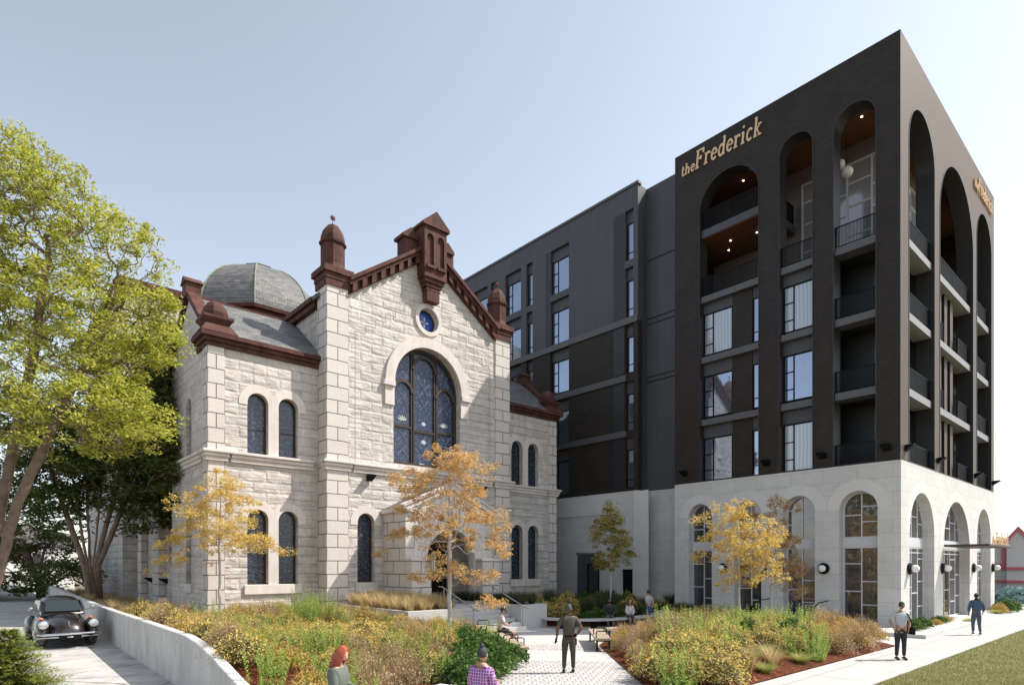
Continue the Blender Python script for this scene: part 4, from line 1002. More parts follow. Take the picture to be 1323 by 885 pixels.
BARKP = plain('pale_bark', (.50, .46, .43), .85, var=.2, scale=7, bump=.3)

def leaf_cloud(rng, cents, rad, n, size, flat=.55, droop=.25, tilt=.6):
    """cents: (N,3) clump centres; scatter n rhombic leaves around each"""
    C = np.repeat(np.asarray(cents), n, axis=0); M = len(C)
    R_ = np.repeat(np.asarray(rad, dtype=float), n)
    d = rng.normal(size=(M, 3)); d /= np.linalg.norm(d, axis=1)[:, None]+1e-9
    r = R_*rng.random(M)**.45
    P = C+d*r[:, None]*np.array([1, 1, flat]); P[:, 2] -= droop*(np.hypot(d[:, 0], d[:, 1])*r)**2/np.maximum(R_, .05)
    nrm = np.stack([rng.normal(size=M)*tilt, rng.normal(size=M)*tilt, np.ones(M)*.8], 1); nrm /= np.linalg.norm(nrm, axis=1)[:, None]
    t = rng.normal(size=(M, 3)); t[:, 2] *= .4; t -= (t*nrm).sum(1)[:, None]*nrm; t /= np.linalg.norm(t, axis=1)[:, None]+1e-9
    b = np.cross(nrm, t); s = size*(.6+.8*rng.random(M)); L = (t*s[:, None]); W = b*(s*.36)[:, None]
    V = np.stack([P-L, P-L*.1+W, P+L, P-L*.1-W], 1).reshape(-1, 3)
    return V, np.arange(M*4).reshape(-1, 4)

def make_tree(name, label, group, base, trunk, blobs, nclump, clump_r, leaves, lsize, lm, bm_, seed, r0=.08, twig=.006, flat=.55, crooked=.18, stems=None, cat='tree'):
    """trunk: list of points (absolute); blobs: (centre, (rx, ry, rz))"""
    rng = np.random.default_rng(seed); base = Vector(base)
    nodes = []; par = []
    stems = stems or [trunk]
    for st in stems:
        prev = -1; m = len(st)
        for i in range(m-1):
            a, b = Vector(st[i]), Vector(st[i+1]); k = max(2, int((b-a).length/.35))
            for j in range(k+(1 if i == m-2 else 0)):
                p = a.lerp(b, j/k); p += Vector(rng.normal(size=3)*.012)
                nodes.append(np.array(p)); par.append(prev); prev = len(nodes)-1
    vol = np.array([b[1][0]*b[1][1]*b[1][2] for b in blobs]); vol = vol**.7/(vol**.7).sum()
    cents = []
    for i in range(nclump):
        q = blobs[rng.choice(len(blobs), p=vol)]
        d = rng.normal(size=3); d /= np.linalg.norm(d); rr = rng.random()**.4
        cents.append(np.array(q[0])+d*rr*np.array(q[1]))
    T = np.array(nodes); cents = np.array(cents)
    dist = np.array([np.min(np.linalg.norm(T-c, axis=1)) for c in cents])
    for c in cents[np.argsort(dist)]:
        N = np.array(nodes); dv = c-N; L = np.linalg.norm(dv, axis=1)
        pen = L*(1+.9*np.clip(-dv[:, 2]/(L+.01)+.15, 0, 1.2))
        k = int(np.argmin(pen)); s = N[k]; ln = L[k]; steps = max(2, int(ln/.35)); prev = k
        side = rng.normal(size=3)*ln*crooked*.5; side[2] = abs(side[2])*.3-.05*ln
        for j in range(1, steps+1):
            t = j/steps; p = s+(c-s)*t+side*math.sin(PI*t)+rng.normal(size=3)*.012*ln
            nodes.append(p); par.append(prev); prev = len(nodes)-1
    n = len(nodes); wgt = np.zeros(n); child = [[] for _ in range(n)]
    for i in range(n):
        if par[i] >= 0: child[par[i]].append(i)
    for i in range(n-1, -1, -1):
        if not child[i]: wgt[i] = 1.
        if par[i] >= 0: wgt[par[i]] += wgt[i]
    tot = wgt[0] if len(stems) == 1 else max(wgt)
    rad = lambda i: max(twig, r0*(wgt[i]/tot)**.52)
    root = thing(name, label, cat, base, group=group)
    tr = MB(); starts = [i for i in range(n) if par[i] < 0]
    stack = [(i, None) for i in starts]
    while stack:
        i, pr = stack.pop(); pts, rs = ([nodes[pr]] if pr is not None else []), ([min(rad(pr), rad(i)*1.15)] if pr is not None else [])
        while True:
            pts.append(nodes[i]); rs.append(rad(i))
            if not child[i]: break
            cs = sorted(child[i], key=lambda q: -wgt[q])
            for q in cs[1:]: stack.append((q, i))
            i = cs[0]
        if len(pts) > 1:
            tr.tube(pts, rs, 8 if rs[0] > .05 else (5 if rs[0] > .015 else 3), caps=False)
    t_o = tr.build('trunk', bm_, root, smooth=True)
    tips = np.array([nodes[i] for i in range(n) if not child[i]])
    rr = clump_r*(.6+.8*rng.random(len(tips)))
    V, Q = leaf_cloud(rng, tips, rr, leaves, lsize, flat)
    c_o = fastmesh('crown', V-np.array(base), Q, lm, root)
    return root
def U(u, v, D): return tuple(at(u, v, D))
def blob(u, v, D, ru, rv, rd=None): k = D/FOC; return (U(u, v, D), (ru*k, (rd or ru)*k, rv*k))
def zb_at(x, y, P=None): return zl(x, y)

# --- big yellow-green tree at the left edge
b0 = (-.15, 20.6, .1); D0 = 16.5
make_tree('broadleaf_tree', 'large leaning yellow-green tree filling the left edge of the view', None, b0, None,
    [blob(60, 262, D0, 62, 62), blob(150, 325, D0, 62, 55), blob(5, 330, D0, 95, 110), blob(110, 420, D0, 105, 80), blob(185, 445, D0, 45, 40), blob(75, 520, D0-1, 100, 70), blob(165, 545, D0-.5, 60, 45), blob(-60, 420, D0, 110, 150), blob(40, 215, D0, 50, 40), blob(195, 392, D0, 35, 22), blob(-30, 240, D0, 60, 60)],
    2200, .34, 95, .056, L_YG, BARK, 3, r0=.12, twig=.008, stems=[[b0, U(2, 660, 15.8), U(20, 560, 16), U(45, 450, 16.3), U(60, 340, 16.5)], [(b0[0]+.25, b0[1], b0[2]), U(22, 650, 15.6), U(62, 565, 15.6), U(105, 480, 16), U(150, 400, 16.5)], [(b0[0]-.25, b0[1]+.1, b0[2]), U(-12, 640, 16.5), U(-10, 520, 16.8), U(-30, 400, 17)]], flat=.6)
# --- dark multi-stem tree behind the retaining wall
b1 = (4.9, 36.6, 1.0); D1 = 31
make_tree('broadleaf_tree', 'dark green multi-stemmed tree growing behind the concrete wall beside the church', None, b1, None,
    [blob(120, 590, D1, 90, 60, 60), blob(190, 560, D1-1, 50, 90, 60), blob(60, 640, D1, 70, 45, 60), blob(205, 480, D1-1, 38, 70, 50), blob(150, 500, D1, 60, 60, 60), blob(185, 650, D1, 40, 40, 40), blob(50, 560, D1+1, 70, 60, 50), blob(212, 600, D1-2, 24, 60, 30)],
    1600, .60, 95, .12, L_DG, BARK, 5, r0=.13, twig=.012, stems=[[(b1[0]+dx*.25, b1[1]+.2*k, b1[2]), U(118+dx*8, 730, 30.6), U(120+dx*32, 660, 30.8), U(122+dx*60, 580, 31)] for k, dx in enumerate((-1.1, -.6, -.2, .25, .7, 1.15))], flat=.6)
b2 = (CW(-30.9, 40).x, CW(-30.9, 40).y, .7)
make_tree('broadleaf_tree', 'low spreading dark green tree behind the parked car on the left', None, b2, None,
    [blob(40, 705, 40, 62, 40, 50), blob(85, 745, 38, 50, 22, 40), blob(20, 755, 38, 50, 16, 30), blob(-40, 690, 40, 60, 60, 50)],
    420, .75, 80, .15, L_DG, BARK, 6, r0=.2, twig=.012, stems=[[b2, U(52, 735, 40), U(60, 700, 40)], [(b2[0]+.4, b2[1], .7), U(44, 740, 40), U(30, 700, 40)]], flat=.5)
# --- young trees
def young(label, D, u, vb, zb, vt, blobs, seed, lm, n, leaves=70, cr=.26, ls=.05, group='young autumn trees planted around the church and arcade', r0=.05, top=.92):
    p = at(u, vb, D); b = (p.x, p.y, zb); k = D/FOC
    tp = U(u+blobs[0][0]*.3, vt+10, D)
    us = [q[0]-q[2]*.6 for q in blobs]+[q[0]+q[2]*.6 for q in blobs]; vv = [q[1] for q in blobs]; blobs = list(blobs)+[((min(us)+max(us))/2*.6, (min(vv)+max(vv))/2-10, (max(us)-min(us))*.28, (max(vv)-min(vv))*.42)]
    make_tree('young_tree', label, group, b, [b, U(u, (vb+vt)/2, D), tp], [blob(u+bx, v, D, ru*.95, rv) for bx, v, ru, rv in blobs], int(n*2.6), cr*.85, int(leaves*1.15), ls*1.05, lm, BARKP, seed, r0=r0, twig=.005, flat=.6, crooked=.12)
young('slim golden young tree in front of the left wing of the stone church', 23.8, 284, 803, .66, 598, [(5, 625, 26, 18), (-35, 655, 36, 22), (30, 650, 26, 20), (-60, 700, 26, 14), (45, 700, 40, 14), (-20, 690, 40, 16), (-80, 738, 18, 6), (75, 712, 22, 6), (0, 660, 48, 44), (-50, 725, 40, 12), (20, 700, 50, 20)], 11, L_GOLD, 230, 66, .29, .044)
young('tall amber young tree with a pale trunk standing in front of the church porch', 21.0, 581, 830, .25, 570, [(-2, 590, 34, 16), (25, 605, 40, 20), (-42, 625, 38, 22), (20, 640, 30, 20), (-55, 660, 22, 14), (42, 668, 26, 10), (48, 705, 34, 20), (25, 740, 40, 14), (-50, 690, 30, 10), (60, 680, 18, 26), (-30, 745, 40, 5), (50, 778, 30, 8), (-88, 715, 8, 5)], 12, L_AMB, 250, 72, .30, .045, r0=.075)
young('bright golden young tree in the bed before the shaded arcade', 25.0, 955, 825, .3, 643, [(-8, 662, 28, 20), (10, 700, 42, 30), (30, 740, 38, 20), (-28, 690, 26, 16), (-42, 722, 24, 10), (-45, 670, 16, 8), (-10, 750, 30, 14), (35, 700, 28, 34), (0, 720, 40, 40)], 13, L_GOLD, 190, 66, .29, .046)
young('russet brown young tree behind the bright golden one by the shaded arcade', 27.5, 997, 822, .3, 640, [(6, 655, 16, 14), (22, 655, 18, 8), (15, 700, 26, 10), (22, 735, 28, 16), (30, 760, 18, 12), (5, 745, 20, 20), (-15, 670, 14, 10)], 14, L_RUS, 110, 55, .30, .046)
young('olive yellow young tree standing against the base of the dark rear wing', 34.0, 789, 800, .3, 645, [(0, 672, 14, 16), (-14, 690, 12, 22), (8, 705, 20, 24), (16, 720, 18, 10), (-5, 725, 18, 14), (-2, 655, 8, 10)], 15, L_OLV, 120, 62, .36, .06)

# --- shrubs and perennials: prototypes (unit size), then copies
def blades(rng, n, h, spread, wdt, lean=.35, seg=3, base=.12):
    a = rng.random(n)*2*PI; r = np.sqrt(rng.random(n))*base; x = r*np.cos(a); y = r*np.sin(a)
    a2 = a+rng.normal(size=n)*.7; hh = h*(.55+.5*rng.random(n)); ln = spread*(.3+rng.random(n)*.9)
    V = np.zeros((n, (seg+1)*2, 3)); px, py = -np.sin(a2), np.cos(a2)
    for i in range(seg+1):
        t = i/seg; w_ = wdt*(1-t*.85); ox = np.cos(a2)*ln*t**1.8; oy = np.sin(a2)*ln*t**1.8; z = hh*(t-lean*.35*t*t)
        V[:, 2*i] = np.stack([x+ox-px*w_, y+oy-py*w_, z], 1); V[:, 2*i+1] = np.stack([x+ox+px*w_, y+oy+py*w_, z], 1)
    Q = np.concatenate([np.array([[2*i, 2*i+1, 2*i+3, 2*i+2]])+np.arange(n)[:, None]*(seg+1)*2 for i in range(seg)])
    return V.reshape(-1, 3), Q
def merge(*vq):
    Vs, Qs, o = [], [], 0
    for V, Q in vq: Vs.append(V); Qs.append(Q+o); o += len(V)
    return np.concatenate(Vs), np.concatenate(Qs)
G_TAN = leafmat('tan_grass_blade', (.42, .31, .14), (.60, .46, .23), (.74, .60, .36), .35)
G_DRK = leafmat('dark_grass_blade', (.035, .05, .02), (.07, .09, .035), (.14, .14, .06), .3)
G_LIME = leafmat('lime_grass_blade', (.28, .32, .07), (.42, .44, .12), (.55, .54, .2), .4)
S_GRN = leafmat('fresh_green_leaf', (.17, .25, .045), (.30, .40, .08), (.45, .54, .16), .4)
S_SHR = leafmat('shrub_green_leaf', (.04, .09, .02), (.075, .15, .03), (.15, .22, .05), .3)
S_SAGE = leafmat('sage_leaf', (.15, .14, .055), (.25, .22, .09), (.34, .30, .14), .3)
F_YEL = leafmat('yellow_blossom', (.58, .40, .08), (.76, .54, .13), (.82, .68, .28), .3)
F_ORG = leafmat('orange_blossom', (.42, .21, .07), (.62, .35, .12), (.74, .50, .22), .3)
F_BRN = leafmat('dry_seed_head', (.30, .19, .10), (.46, .32, .19), (.66, .52, .38), .25)
S_BLUE = leafmat('blue_green_leaf', (.16, .28, .26), (.24, .38, .36), (.33, .48, .46), .25)
STEML = leafmat('dry_stem_blade', (.22, .15, .06), (.34, .24, .10), (.46, .34, .17), .3)
STEM = plain('dry_stem', (.22, .16, .08), .9)
def bush_shell(rng, n, rx, rz, size, inner=.75, tilt=.8, zc=.42):
    d = rng.normal(size=(n, 3)); d /= np.linalg.norm(d, axis=1)[:, None]; d[:, 2] = np.abs(d[:, 2])*1.0-.25
    lump = 1+.22*np.sin(d[:, 0]*5+1.3)*np.cos(d[:, 1]*4.2)+.12*np.sin(d[:, 2]*9+d[:, 0]*7)
    r = (inner+(1-inner)*rng.random(n))*lump
    c = d*r[:, None]*np.array([rx, rx, rz])+np.array([0, 0, rz*zc])
    c[:, 2] = np.maximum(c[:, 2], .02)
    return leaf_cloud(rng, c, np.full(n, size*.5), 1, size, 1., 0, tilt)
PROTO = {}
def proto(kind, name, parts, cat):
    root = thing(name, 'x', cat, (0, 0, 0), local=True)
    for nm, (V, Q), m in parts: fastmesh(nm, V, Q, m, root)
    PROTO[kind] = [root, False]
rg = np.random.default_rng(77)
for k in range(2):
    proto('yel%d' % k, 'flowering_shrub', [('crown', merge(bush_shell(rg, 1500, .50, .46, .042, .55), blades(rg, 160, .72, .42, .004)), S_SAGE), ('flowers', bush_shell(rg, 1100, .56, .55, .024, .80, 1.), F_YEL)], 'shrub')
    proto('org%d' % k, 'flowering_shrub', [('crown', merge(bush_shell(rg, 1200, .48, .42, .040, .5), blades(rg, 160, .72, .42, .004)), L_OLV), ('flowers', bush_shell(rg, 1300, .54, .52, .024, .72, 1.), F_ORG)], 'shrub')
    proto('dry%d' % k, 'dry_perennial', [('stems', blades(rg, 260, .9, .42, .005, .2), STEML), ('seed_heads', bush_shell(rg, 1500, .52, .70, .024, .55, 1., .3), F_BRN)], 'perennial')
    proto('tan%d' % k, 'grass_clump', [('blades', blades(rg, 170, .95, .42, .014, .3), G_TAN)], 'grass clump')
    proto('drk%d' % k, 'grass_clump', [('blades', blades(rg, 560, .85, .42, .007, .3), G_DRK)], 'grass clump')
    proto('lim%d' % k, 'low_grass_clump', [('blades', blades(rg, 620, .42, .42, .0055, .6), G_LIME)], 'grass clump')
    proto('grn%d' % k, 'green_shrub', [('crown', bush_shell(rg, 2400, .55, .50, .050, .6), S_SHR)], 'shrub')
def spikes(rng, n):
    Vs = []
    for i in range(n):
        a, r = rng.random()*2*PI, math.sqrt(rng.random())*.34; bx, by = r*math.cos(a), r*math.sin(a); h = .55+.45*rng.random(); lx, ly = bx*.5+rng.normal()*.05, by*.5+rng.normal()*.05
        m = 46; t = np.linspace(.06, 1, m); c = np.stack([bx+lx*t, by+ly*t, h*t], 1); rad = .055*(1.1-t*.85)
        an = np.arange(m)*2.4; c2 = c+np.stack([np.cos(an)*rad, np.sin(an)*rad, rad*.3], 1)
        d = (c2-c); d /= np.linalg.norm(d, axis=1)[:, None]; d[:, 2] += .35; L = d*.05; W = np.stack([-np.sin(an), np.cos(an), an*0], 1)*.013
        V = np.stack([c, c+L*.5+W, c+L*1.2, c+L*.5-W], 1).reshape(-1, 3); Vs.append(V)
    V = np.concatenate(Vs); return V, np.arange(len(V)).reshape(-1, 4)
for k in range(2): proto('spk%d' % k, 'spiky_perennial', [('crown', merge(spikes(rg, 20), bush_shell(rg, 260, .34, .2, .05, .4)), S_GRN)], 'perennial')
proto('blu0', 'rounded_shrub', [('crown', bush_shell(rg, 2200, .6, .55, .055, .6), S_BLUE)], 'shrub'); proto('blu1', 'rounded_shrub', [('crown', bush_shell(rg, 2200, .6, .55, .055, .6), S_BLUE)], 'shrub')
DESC = {'yel': 'rounded shrub dotted with small yellow flowers', 'org': 'orange-brown flowering shrub', 'dry': 'dry brown perennial with pale seed heads', 'tan': 'upright tan ornamental grass clump', 'drk': 'dark green ornamental grass clump',
        'lim': 'low tuft of lime green grass', 'grn': 'dense leafy green shrub', 'spk': 'bright green perennial with upright leafy spikes', 'blu': 'rounded blue-green shrub'}
rs = random.Random(5)
def plant(kind, x, y, z, s, where, sz=None):
    k = kind+str(rs.randrange(2)); root, used = PROTO[k]
    g = DESC[kind]+' plants '+where
    sc_ = (s, s, sz or s*rs.uniform(.85, 1.15)); lab = DESC[kind]+' '+where
    if not used:
        PROTO[k][1] = True; root.location = (x, y, z); root.rotation_euler = (0, 0, rs.uniform(0, 6.28)); root.scale = sc_; tag(root, lab, None, g); return root
    return dup(root, (x, y, z), rs.uniform(0, 6.28), lab, g, sc_)
def scatter(P, zf, pick, spacing, seed, size, inset=.25, tries=6000, avoid=()):
    r = random.Random(seed); xs = [p[0] for p in P]; ys = [p[1] for p in P]; pts = []
    for _ in range(tries):
        x, y = r.uniform(min(xs), max(xs)), r.uniform(min(ys), max(ys))
        if not inpoly(x, y, P) or segd((x, y), P+[P[0]]) < inset: continue
        X = x*RT[0]+y*RT[1]; Dp = x*FW[0]+y*FW[1]; u = CU+FOC*X/Dp
        if u < -40 or u > 1380: continue
        sp = spacing(x, y) if callable(spacing) else spacing
        if any((x-a)**2+(y-b)**2 < sp*sp for a, b in pts) or any((x-a)**2+(y-b)**2 < q*q for a, b, q in avoid): continue
        pts.append((x, y)); v = HV+FOC*(CAMH-zf(x, y))/Dp
        kd, wh, s = pick(u, v, x, y, r)
        if kd: plant(kd, x, y, zf(x, y)-.02, s*size*r.uniform(.85, 1.2), wh)
    return pts
def pickL(u, v, x, y, r):
    wh = 'by the retaining wall' if x < 6.8 else ('at the foot of the church' if y > 21.5 else ('beside the paved path' if segd((x, y), PLEFT) < 2.2 else 'in the middle of the left bed'))
    D = x*FW[0]+y*FW[1]
    if 430 < u < 470 and D < 15: return ('spk', wh, .8)
    if 425 < u < 540 and D > 20.5: return ('tan' if r.random() < .25 else 'yel', wh, .8)
    if y > 24 and u < 300: return ('tan', wh, .55)
    if 380 < u < 450 and D > 21 and D < 24.5: return ('spk', wh, 1.1)
    if 300 < u < 400 and D < 16.2 and D > 13.5: return ('spk' if r.random() < .7 else 'yel', wh, .8)
    if 590 < u < 680 and D < 20.5: return ('grn', wh, 1.15)
    if 535 < u < 580 and 13.8 < D < 15.6: return ('spk', wh, .95)
    if 560 < u < 700 and D < 14: return ('lim', wh, .9)
    if 455 < u < 545 and D < 15.2: return ('dry', wh, .95)
    if 350 < u < 440 and D < 14.2: return (('org', 'yel', 'spk')[r.randrange(3)], wh, .9)
    return ((('yel', 'org', 'org', 'yel', 'org', 'dry', 'yel', 'org', 'yel', 'yel', 'spk', 'dry')[r.randrange(12)]), wh, .92)
scatter(BEDL, zl, pickL, lambda x, y: .50 if x*FW[0]+y*FW[1] < 19 else .66, 21, 1.0, inset=.3, avoid=((12.4, 17.1, .35), (7.3, 10.6, 1.1), (5.9, 9.6, .8), (9.2, 10.9, .5)))
def pickR(u, v, x, y, r):
    D = x*FW[0]+y*FW[1]; wh = 'beside the sidewalk' if y < 9 else ('near the paved path' if segd((x, y), [CW(3.15, 12.9), CW(3.15, 22.1), CW(3.7, 23.8)]) < 2 else 'in the middle of the right bed')
    q = r.random()
    if u < 850: return (('tan', 'dry', 'dry', 'org', 'yel')[r.randrange(5)] if D > 16.5 else ('spk', 'yel', 'dry', 'yel')[r.randrange(4)], wh, .85)
    if u < 945 and D < 17.5: return (('yel', 'yel', 'spk')[r.randrange(3)], wh, 1.15)
    if u < 945: return (('yel', 'dry', 'spk')[r.randrange(3)], wh, 1.1)
    if u < 1045 and D < 18.5: return ('tan' if q < .35 else 'lim', wh, .85)
    if u < 1060: return (('spk', 'yel', 'grn', 'spk', 'yel')[r.randrange(5)], wh, 1.0)
    if u < 1140: return (('org', 'dry', 'org')[r.randrange(3)], wh, 1.15)
    return ('dry' if q < .3 else 'org', wh, .55)
scatter(BEDR, zr, pickR, .60, 22, 1.0, inset=.40, avoid=((23.6, 12.5, .3), (26.6, 12.4, .3)))
def pickH(u, v, x, y, r):
    D = x*FW[0]+y*FW[1]
    if u < 735 and D < 31: return ('yel', 'in the shaded bed behind the curved bench', 1.35)
    return (('drk', 'grn', 'drk', 'yel')[r.randrange(4)], 'in the shaded bed behind the curved bench', 1.15)
scatter(BEDH, zh, pickH, .95, 23, 1.0, inset=.5)
def pl_rect(x0, x1, y0, y1, z, kind, where, sp, s, seed):
    r = random.Random(seed); y = y0+.2
    while y < y1-.1:
        x = x0+.2
        while x < x1-.1:
            plant(kind, x+r.uniform(-.1, .1), y+r.uniform(-.1, .1), z, s*r.uniform(.85, 1.15), where); x += sp
        y += sp
pl_rect(13.04, 15.38, 20.64, 26.2, .96, 'tan', 'in the concrete planter left of the steps', .48, .85, 31)
pl_rect(19.02, 20.23, 20.64, 26.1, .96, 'drk', 'in the concrete planter right of the steps', .55, .8, 32)
r_ = random.Random(9)
for x in np.arange(29.3, 36.4, .72):
    plant(('grn', 'org', 'org', 'lim')[r_.randrange(4)] if x > 30.4 else 'grn', x, 8.15+r_.uniform(-.15, .1), .14, r_.uniform(.5, .75), 'on the patio edge along the street front')
for x in np.arange(36.8, 38.2, .7): plant('lim', x, 7.6, .05, .6, 'beside the entrance pavement')
for x, kd, s in ((45.4, 'lim', .8), (46.3, 'org', .9), (47.6, 'grn', 1.15), (48.8, 'grn', 1.2), (50., 'org', .9), (51.2, 'tan', .6)): plant(kd, x, 7.9, .02, s, 'at the far end of the street front')
for x, y, s in ((56.5, 8.6, 1.9), (59.5, 9.6, 1.7), (64.5, 9.4, 1.7)): plant('blu', x, y, .0, s, 'by the pale shop beyond the block')
# hedge row along the shaded patio
for k, (x, y) in enumerate(((29.9, 18.7), (30.2, 19.4), (29.4, 19.2), (28.9, 18.9))): plant('drk', x, y, .14, .9, 'by the leftmost arcade arch')
for p in [k for k, v in PROTO.items() if not v[1]]:
    rt = PROTO[p][0]
    for c in kids(rt): bpy.data.objects.remove(c)
    bpy.data.objects.remove(rt)

# --- conifer shrub in the bottom left corner
def conifer(label, x, y, z, h, rb, seed, n=260):
    rng = np.random.default_rng(seed); root = thing('conifer_shrub', label, 'shrub', (x, y, z)); Vs = []; st = MB()
    for i in range(n):
        t = rng.random()**.8; a = rng.random()*2*PI; zz = h*(.04+.92*t); L = rb*(1-t**1.3)*(.75+.5*rng.random())+.12
        d = np.array([math.cos(a), math.sin(a), .22+.3*t]); p0 = np.array([0, 0, zz]); m = max(5, int(L/.045))
        s = np.linspace(.15, 1, m); C = p0+d*L*s[:, None]; C[:, 2] -= .25*L*s**2
        for q in range(5):
            an = a+rng.choice([-1, 1], m)*(.55+.5*rng.random(m)); ln = .11*(1.15-s*.6)*(.7+.6*rng.random(m)); dz = rng.normal(size=m)*.25+.1
            T = np.stack([np.cos(an)*ln, np.sin(an)*ln, dz*ln], 1); W = np.stack([-np.sin(an), np.cos(an), np.zeros(m)], 1)*.009; J = rng.normal(size=(m, 3))*.012
            Vs.append(np.stack([C+J, C+J+T*.5+W, C+J+T, C+J+T*.5-W], 1).reshape(-1, 3))
    V = np.concatenate(Vs); fastmesh('crown', V, np.arange(len(V)).reshape(-1, 4), L_CON, root)
    MB().tube([(x, y, z-.05), (x, y, z+h*.9)], [.05, .01], 7).build('trunk', BARK, root)
L_CON = leafmat('conifer_needle', (.12, .18, .03), (.26, .31, .05), (.46, .44, .10), .3)
conifer('feathery green conifer shrub in the bottom left corner beside the driveway', CW(-8.15, 9.9).x, CW(-8.15, 9.9).y, -.05, 1.95, .95, 41, 620)
conifer('second feathery conifer at the left edge behind the bottom left one', CW(-9.6, 10.8).x, CW(-9.6, 10.8).y, -.05, 1.9, .9, 42, 300)
# --- lawn blades
rng = np.random.default_rng(8); n = 90000
D = 13.5+rng.random(n)**1.6*30; uu = 1100+rng.random(n)*260; d = (uu-CU)/FOC; x = D*(FW[0]+d*RT[0]); y = D*(FW[1]+d*RT[1]); ok = (y < SWR-.03) & (x > 9.6); x, y, D = x[ok], y[ok], D[ok]; m = len(x)
h = .035+.03*rng.random(m); a = rng.random(m)*PI; wv = .004*np.maximum(1, D/12); lx, ly = rng.normal(size=m)*.02, rng.normal(size=m)*.02
V = np.stack([np.stack([x-np.cos(a)*wv, y-np.sin(a)*wv, np.zeros(m)], 1), np.stack([x+np.cos(a)*wv, y+np.sin(a)*wv, np.zeros(m)], 1), np.stack([x+lx, y+ly, h], 1)], 1).reshape(-1, 3)
gr = fastmesh('lawn_grass', V, np.arange(m*3).reshape(-1, 3), leafmat('lawn_blade', (.17, .18, .05), (.27, .26, .08), (.40, .37, .15), .3)); tag(gr, kind='stuff')

# ================================================================== RETAINING WALL, BACKGROUND
prof_ = [(8.9, .34), (10.4, .50), (11.6, .70), (12.3, .84), (13.0, 1.0), (13.7, 1.14), (14.4, 1.24), (15.3, 1.31), (17.5, 1.33), (24., 1.36), (30., 1.42), (46., 1.70), (46.6, 1.62), (47., 1.4)]
def wall_mat():
    a = NM('weathered_cast_concrete'); v = a.coord(scale=(1, 1, .35))
    st = a.ramp(a.noise(v, 2.2, 8, .7), [(.3, (.40, .385, .37)), (.52, (.55, .53, .51)), (.75, (.63, .61, .585))])
    pit = a.ramp(a.noise(a.coord(), 28, 3), [(.30, (.6,)*3), (.36, (1,)*3)])
    a.color(a.mix(1., st, pit, 'MULTIPLY')); a.bump(a.noise(a.coord(), 22, 5), .5, .012); return a.set(.9, 0, .2)
wb = bmesh.new(); P_ = [(8.9, -.15)]+prof_+[(47., -.15)]
mbw = MB().plate('X', 3.70, 0, .23, P_)
wb_me = bpy.data.meshes.new('tmp'); wb_me.from_pydata(mbw.v, [], mbw.f); wb.from_mesh(wb_me); bmesh.ops.remove_doubles(wb, verts=wb.verts, dist=1e-4)
te = [e for e in wb.edges if all(v.co.z > .2 for v in e.verts) and abs(e.verts[0].co.x-e.verts[1].co.x) < 1e-3 and len(e.link_faces) == 2 and e.calc_face_angle(0) > .8]
bmesh.ops.bevel(wb, geom=te, offset=.04, segments=3, affect='EDGES', profile=.5); bpy.data.meshes.remove(wb_me)
tag(MB().bm(wb).build('retaining_wall', wall_mat(), loc=(3.8, 9, 0)), 'long low cast concrete retaining wall between driveway and planting bed, sloping down at its near end', 'wall')

PINK = plain('dusty_pink_trim', (.66, .20, .22), .7, var=.05); SHOPW = plain('white_shop_wall', (.80, .77, .75), .8, var=.04); TILE = conc_slab('white_tile_wall', (.76, .74, .73), .45, .45)
sh = thing('shop_building', 'white shop with dusty pink gable and stripes beyond the far end of the block', 'building', (75, 12, 0))
MB().box(75, 92, 7.9, 40, 0, 5.1).build('wall', SHOPW, sh)
MB().box(74.9, 74.99, 12.2, 40, 0, 2.4).build('tile_wall', TILE, sh)
MB().plate('X', 74.55, 0, .44, [(10.4, 0), (12.2, 0), (12.2, 5.2), (11.3, 6.35), (10.4, 5.2)]).build('gable_bay', SHOPW, sh)
for s in (1, -1): MB().plate('X', 74.35, 0, .19, [(11.3, 6.62), (11.3, 6.2), (11.3+s*1.05, 4.85), (11.3+s*1.05, 5.25)]).build('gable_trim', PINK, sh)
MB().plate('X', 74.8, 0, .18, rect(12.25, 14.6, 2.75, 5.35), [rect(12.6, 14.3, 3.1, 5.0)]).build('sign_frame', PINK, sh)
for z in (2.45, 1.2): MB().box(74.84, 74.89, 12.25, 40, z, z+.28).box(74.4, 74.54, 8., 12.2, z, z+.28).build('stripe', PINK, sh)
for y in (17., 21., 25.): window(sh, 'X', 74.98, y, y+2.4, 2.9, 4.6, WFRAME, GLASSG, vs=[y+1.2], d=-.05)
ho = thing('house', 'pale low house glimpsed behind the trees at the far left end of the driveway', 'house', (4, 78, 0))
MB().box(-14, 8.5, 78, 90, 0, 5.6).build('wall', SHOPW, ho)
MB().plate('Y', 77.4, 0, 13.2, [(-14.7, 5.62), (9.2, 5.62), (9.2, 5.9), (-2.7, 8.3), (-14.7, 5.9)]).build('roof', plain('grey_shingle_roof', (.22, .21, .20), .9), ho)
for x in (-3, 0.5, 4.2): window(ho, 'Y', 78, x, x+1.6, 2.4, 4.2, WFRAME, GLASSG, vs=[x+.8], d=-.06)
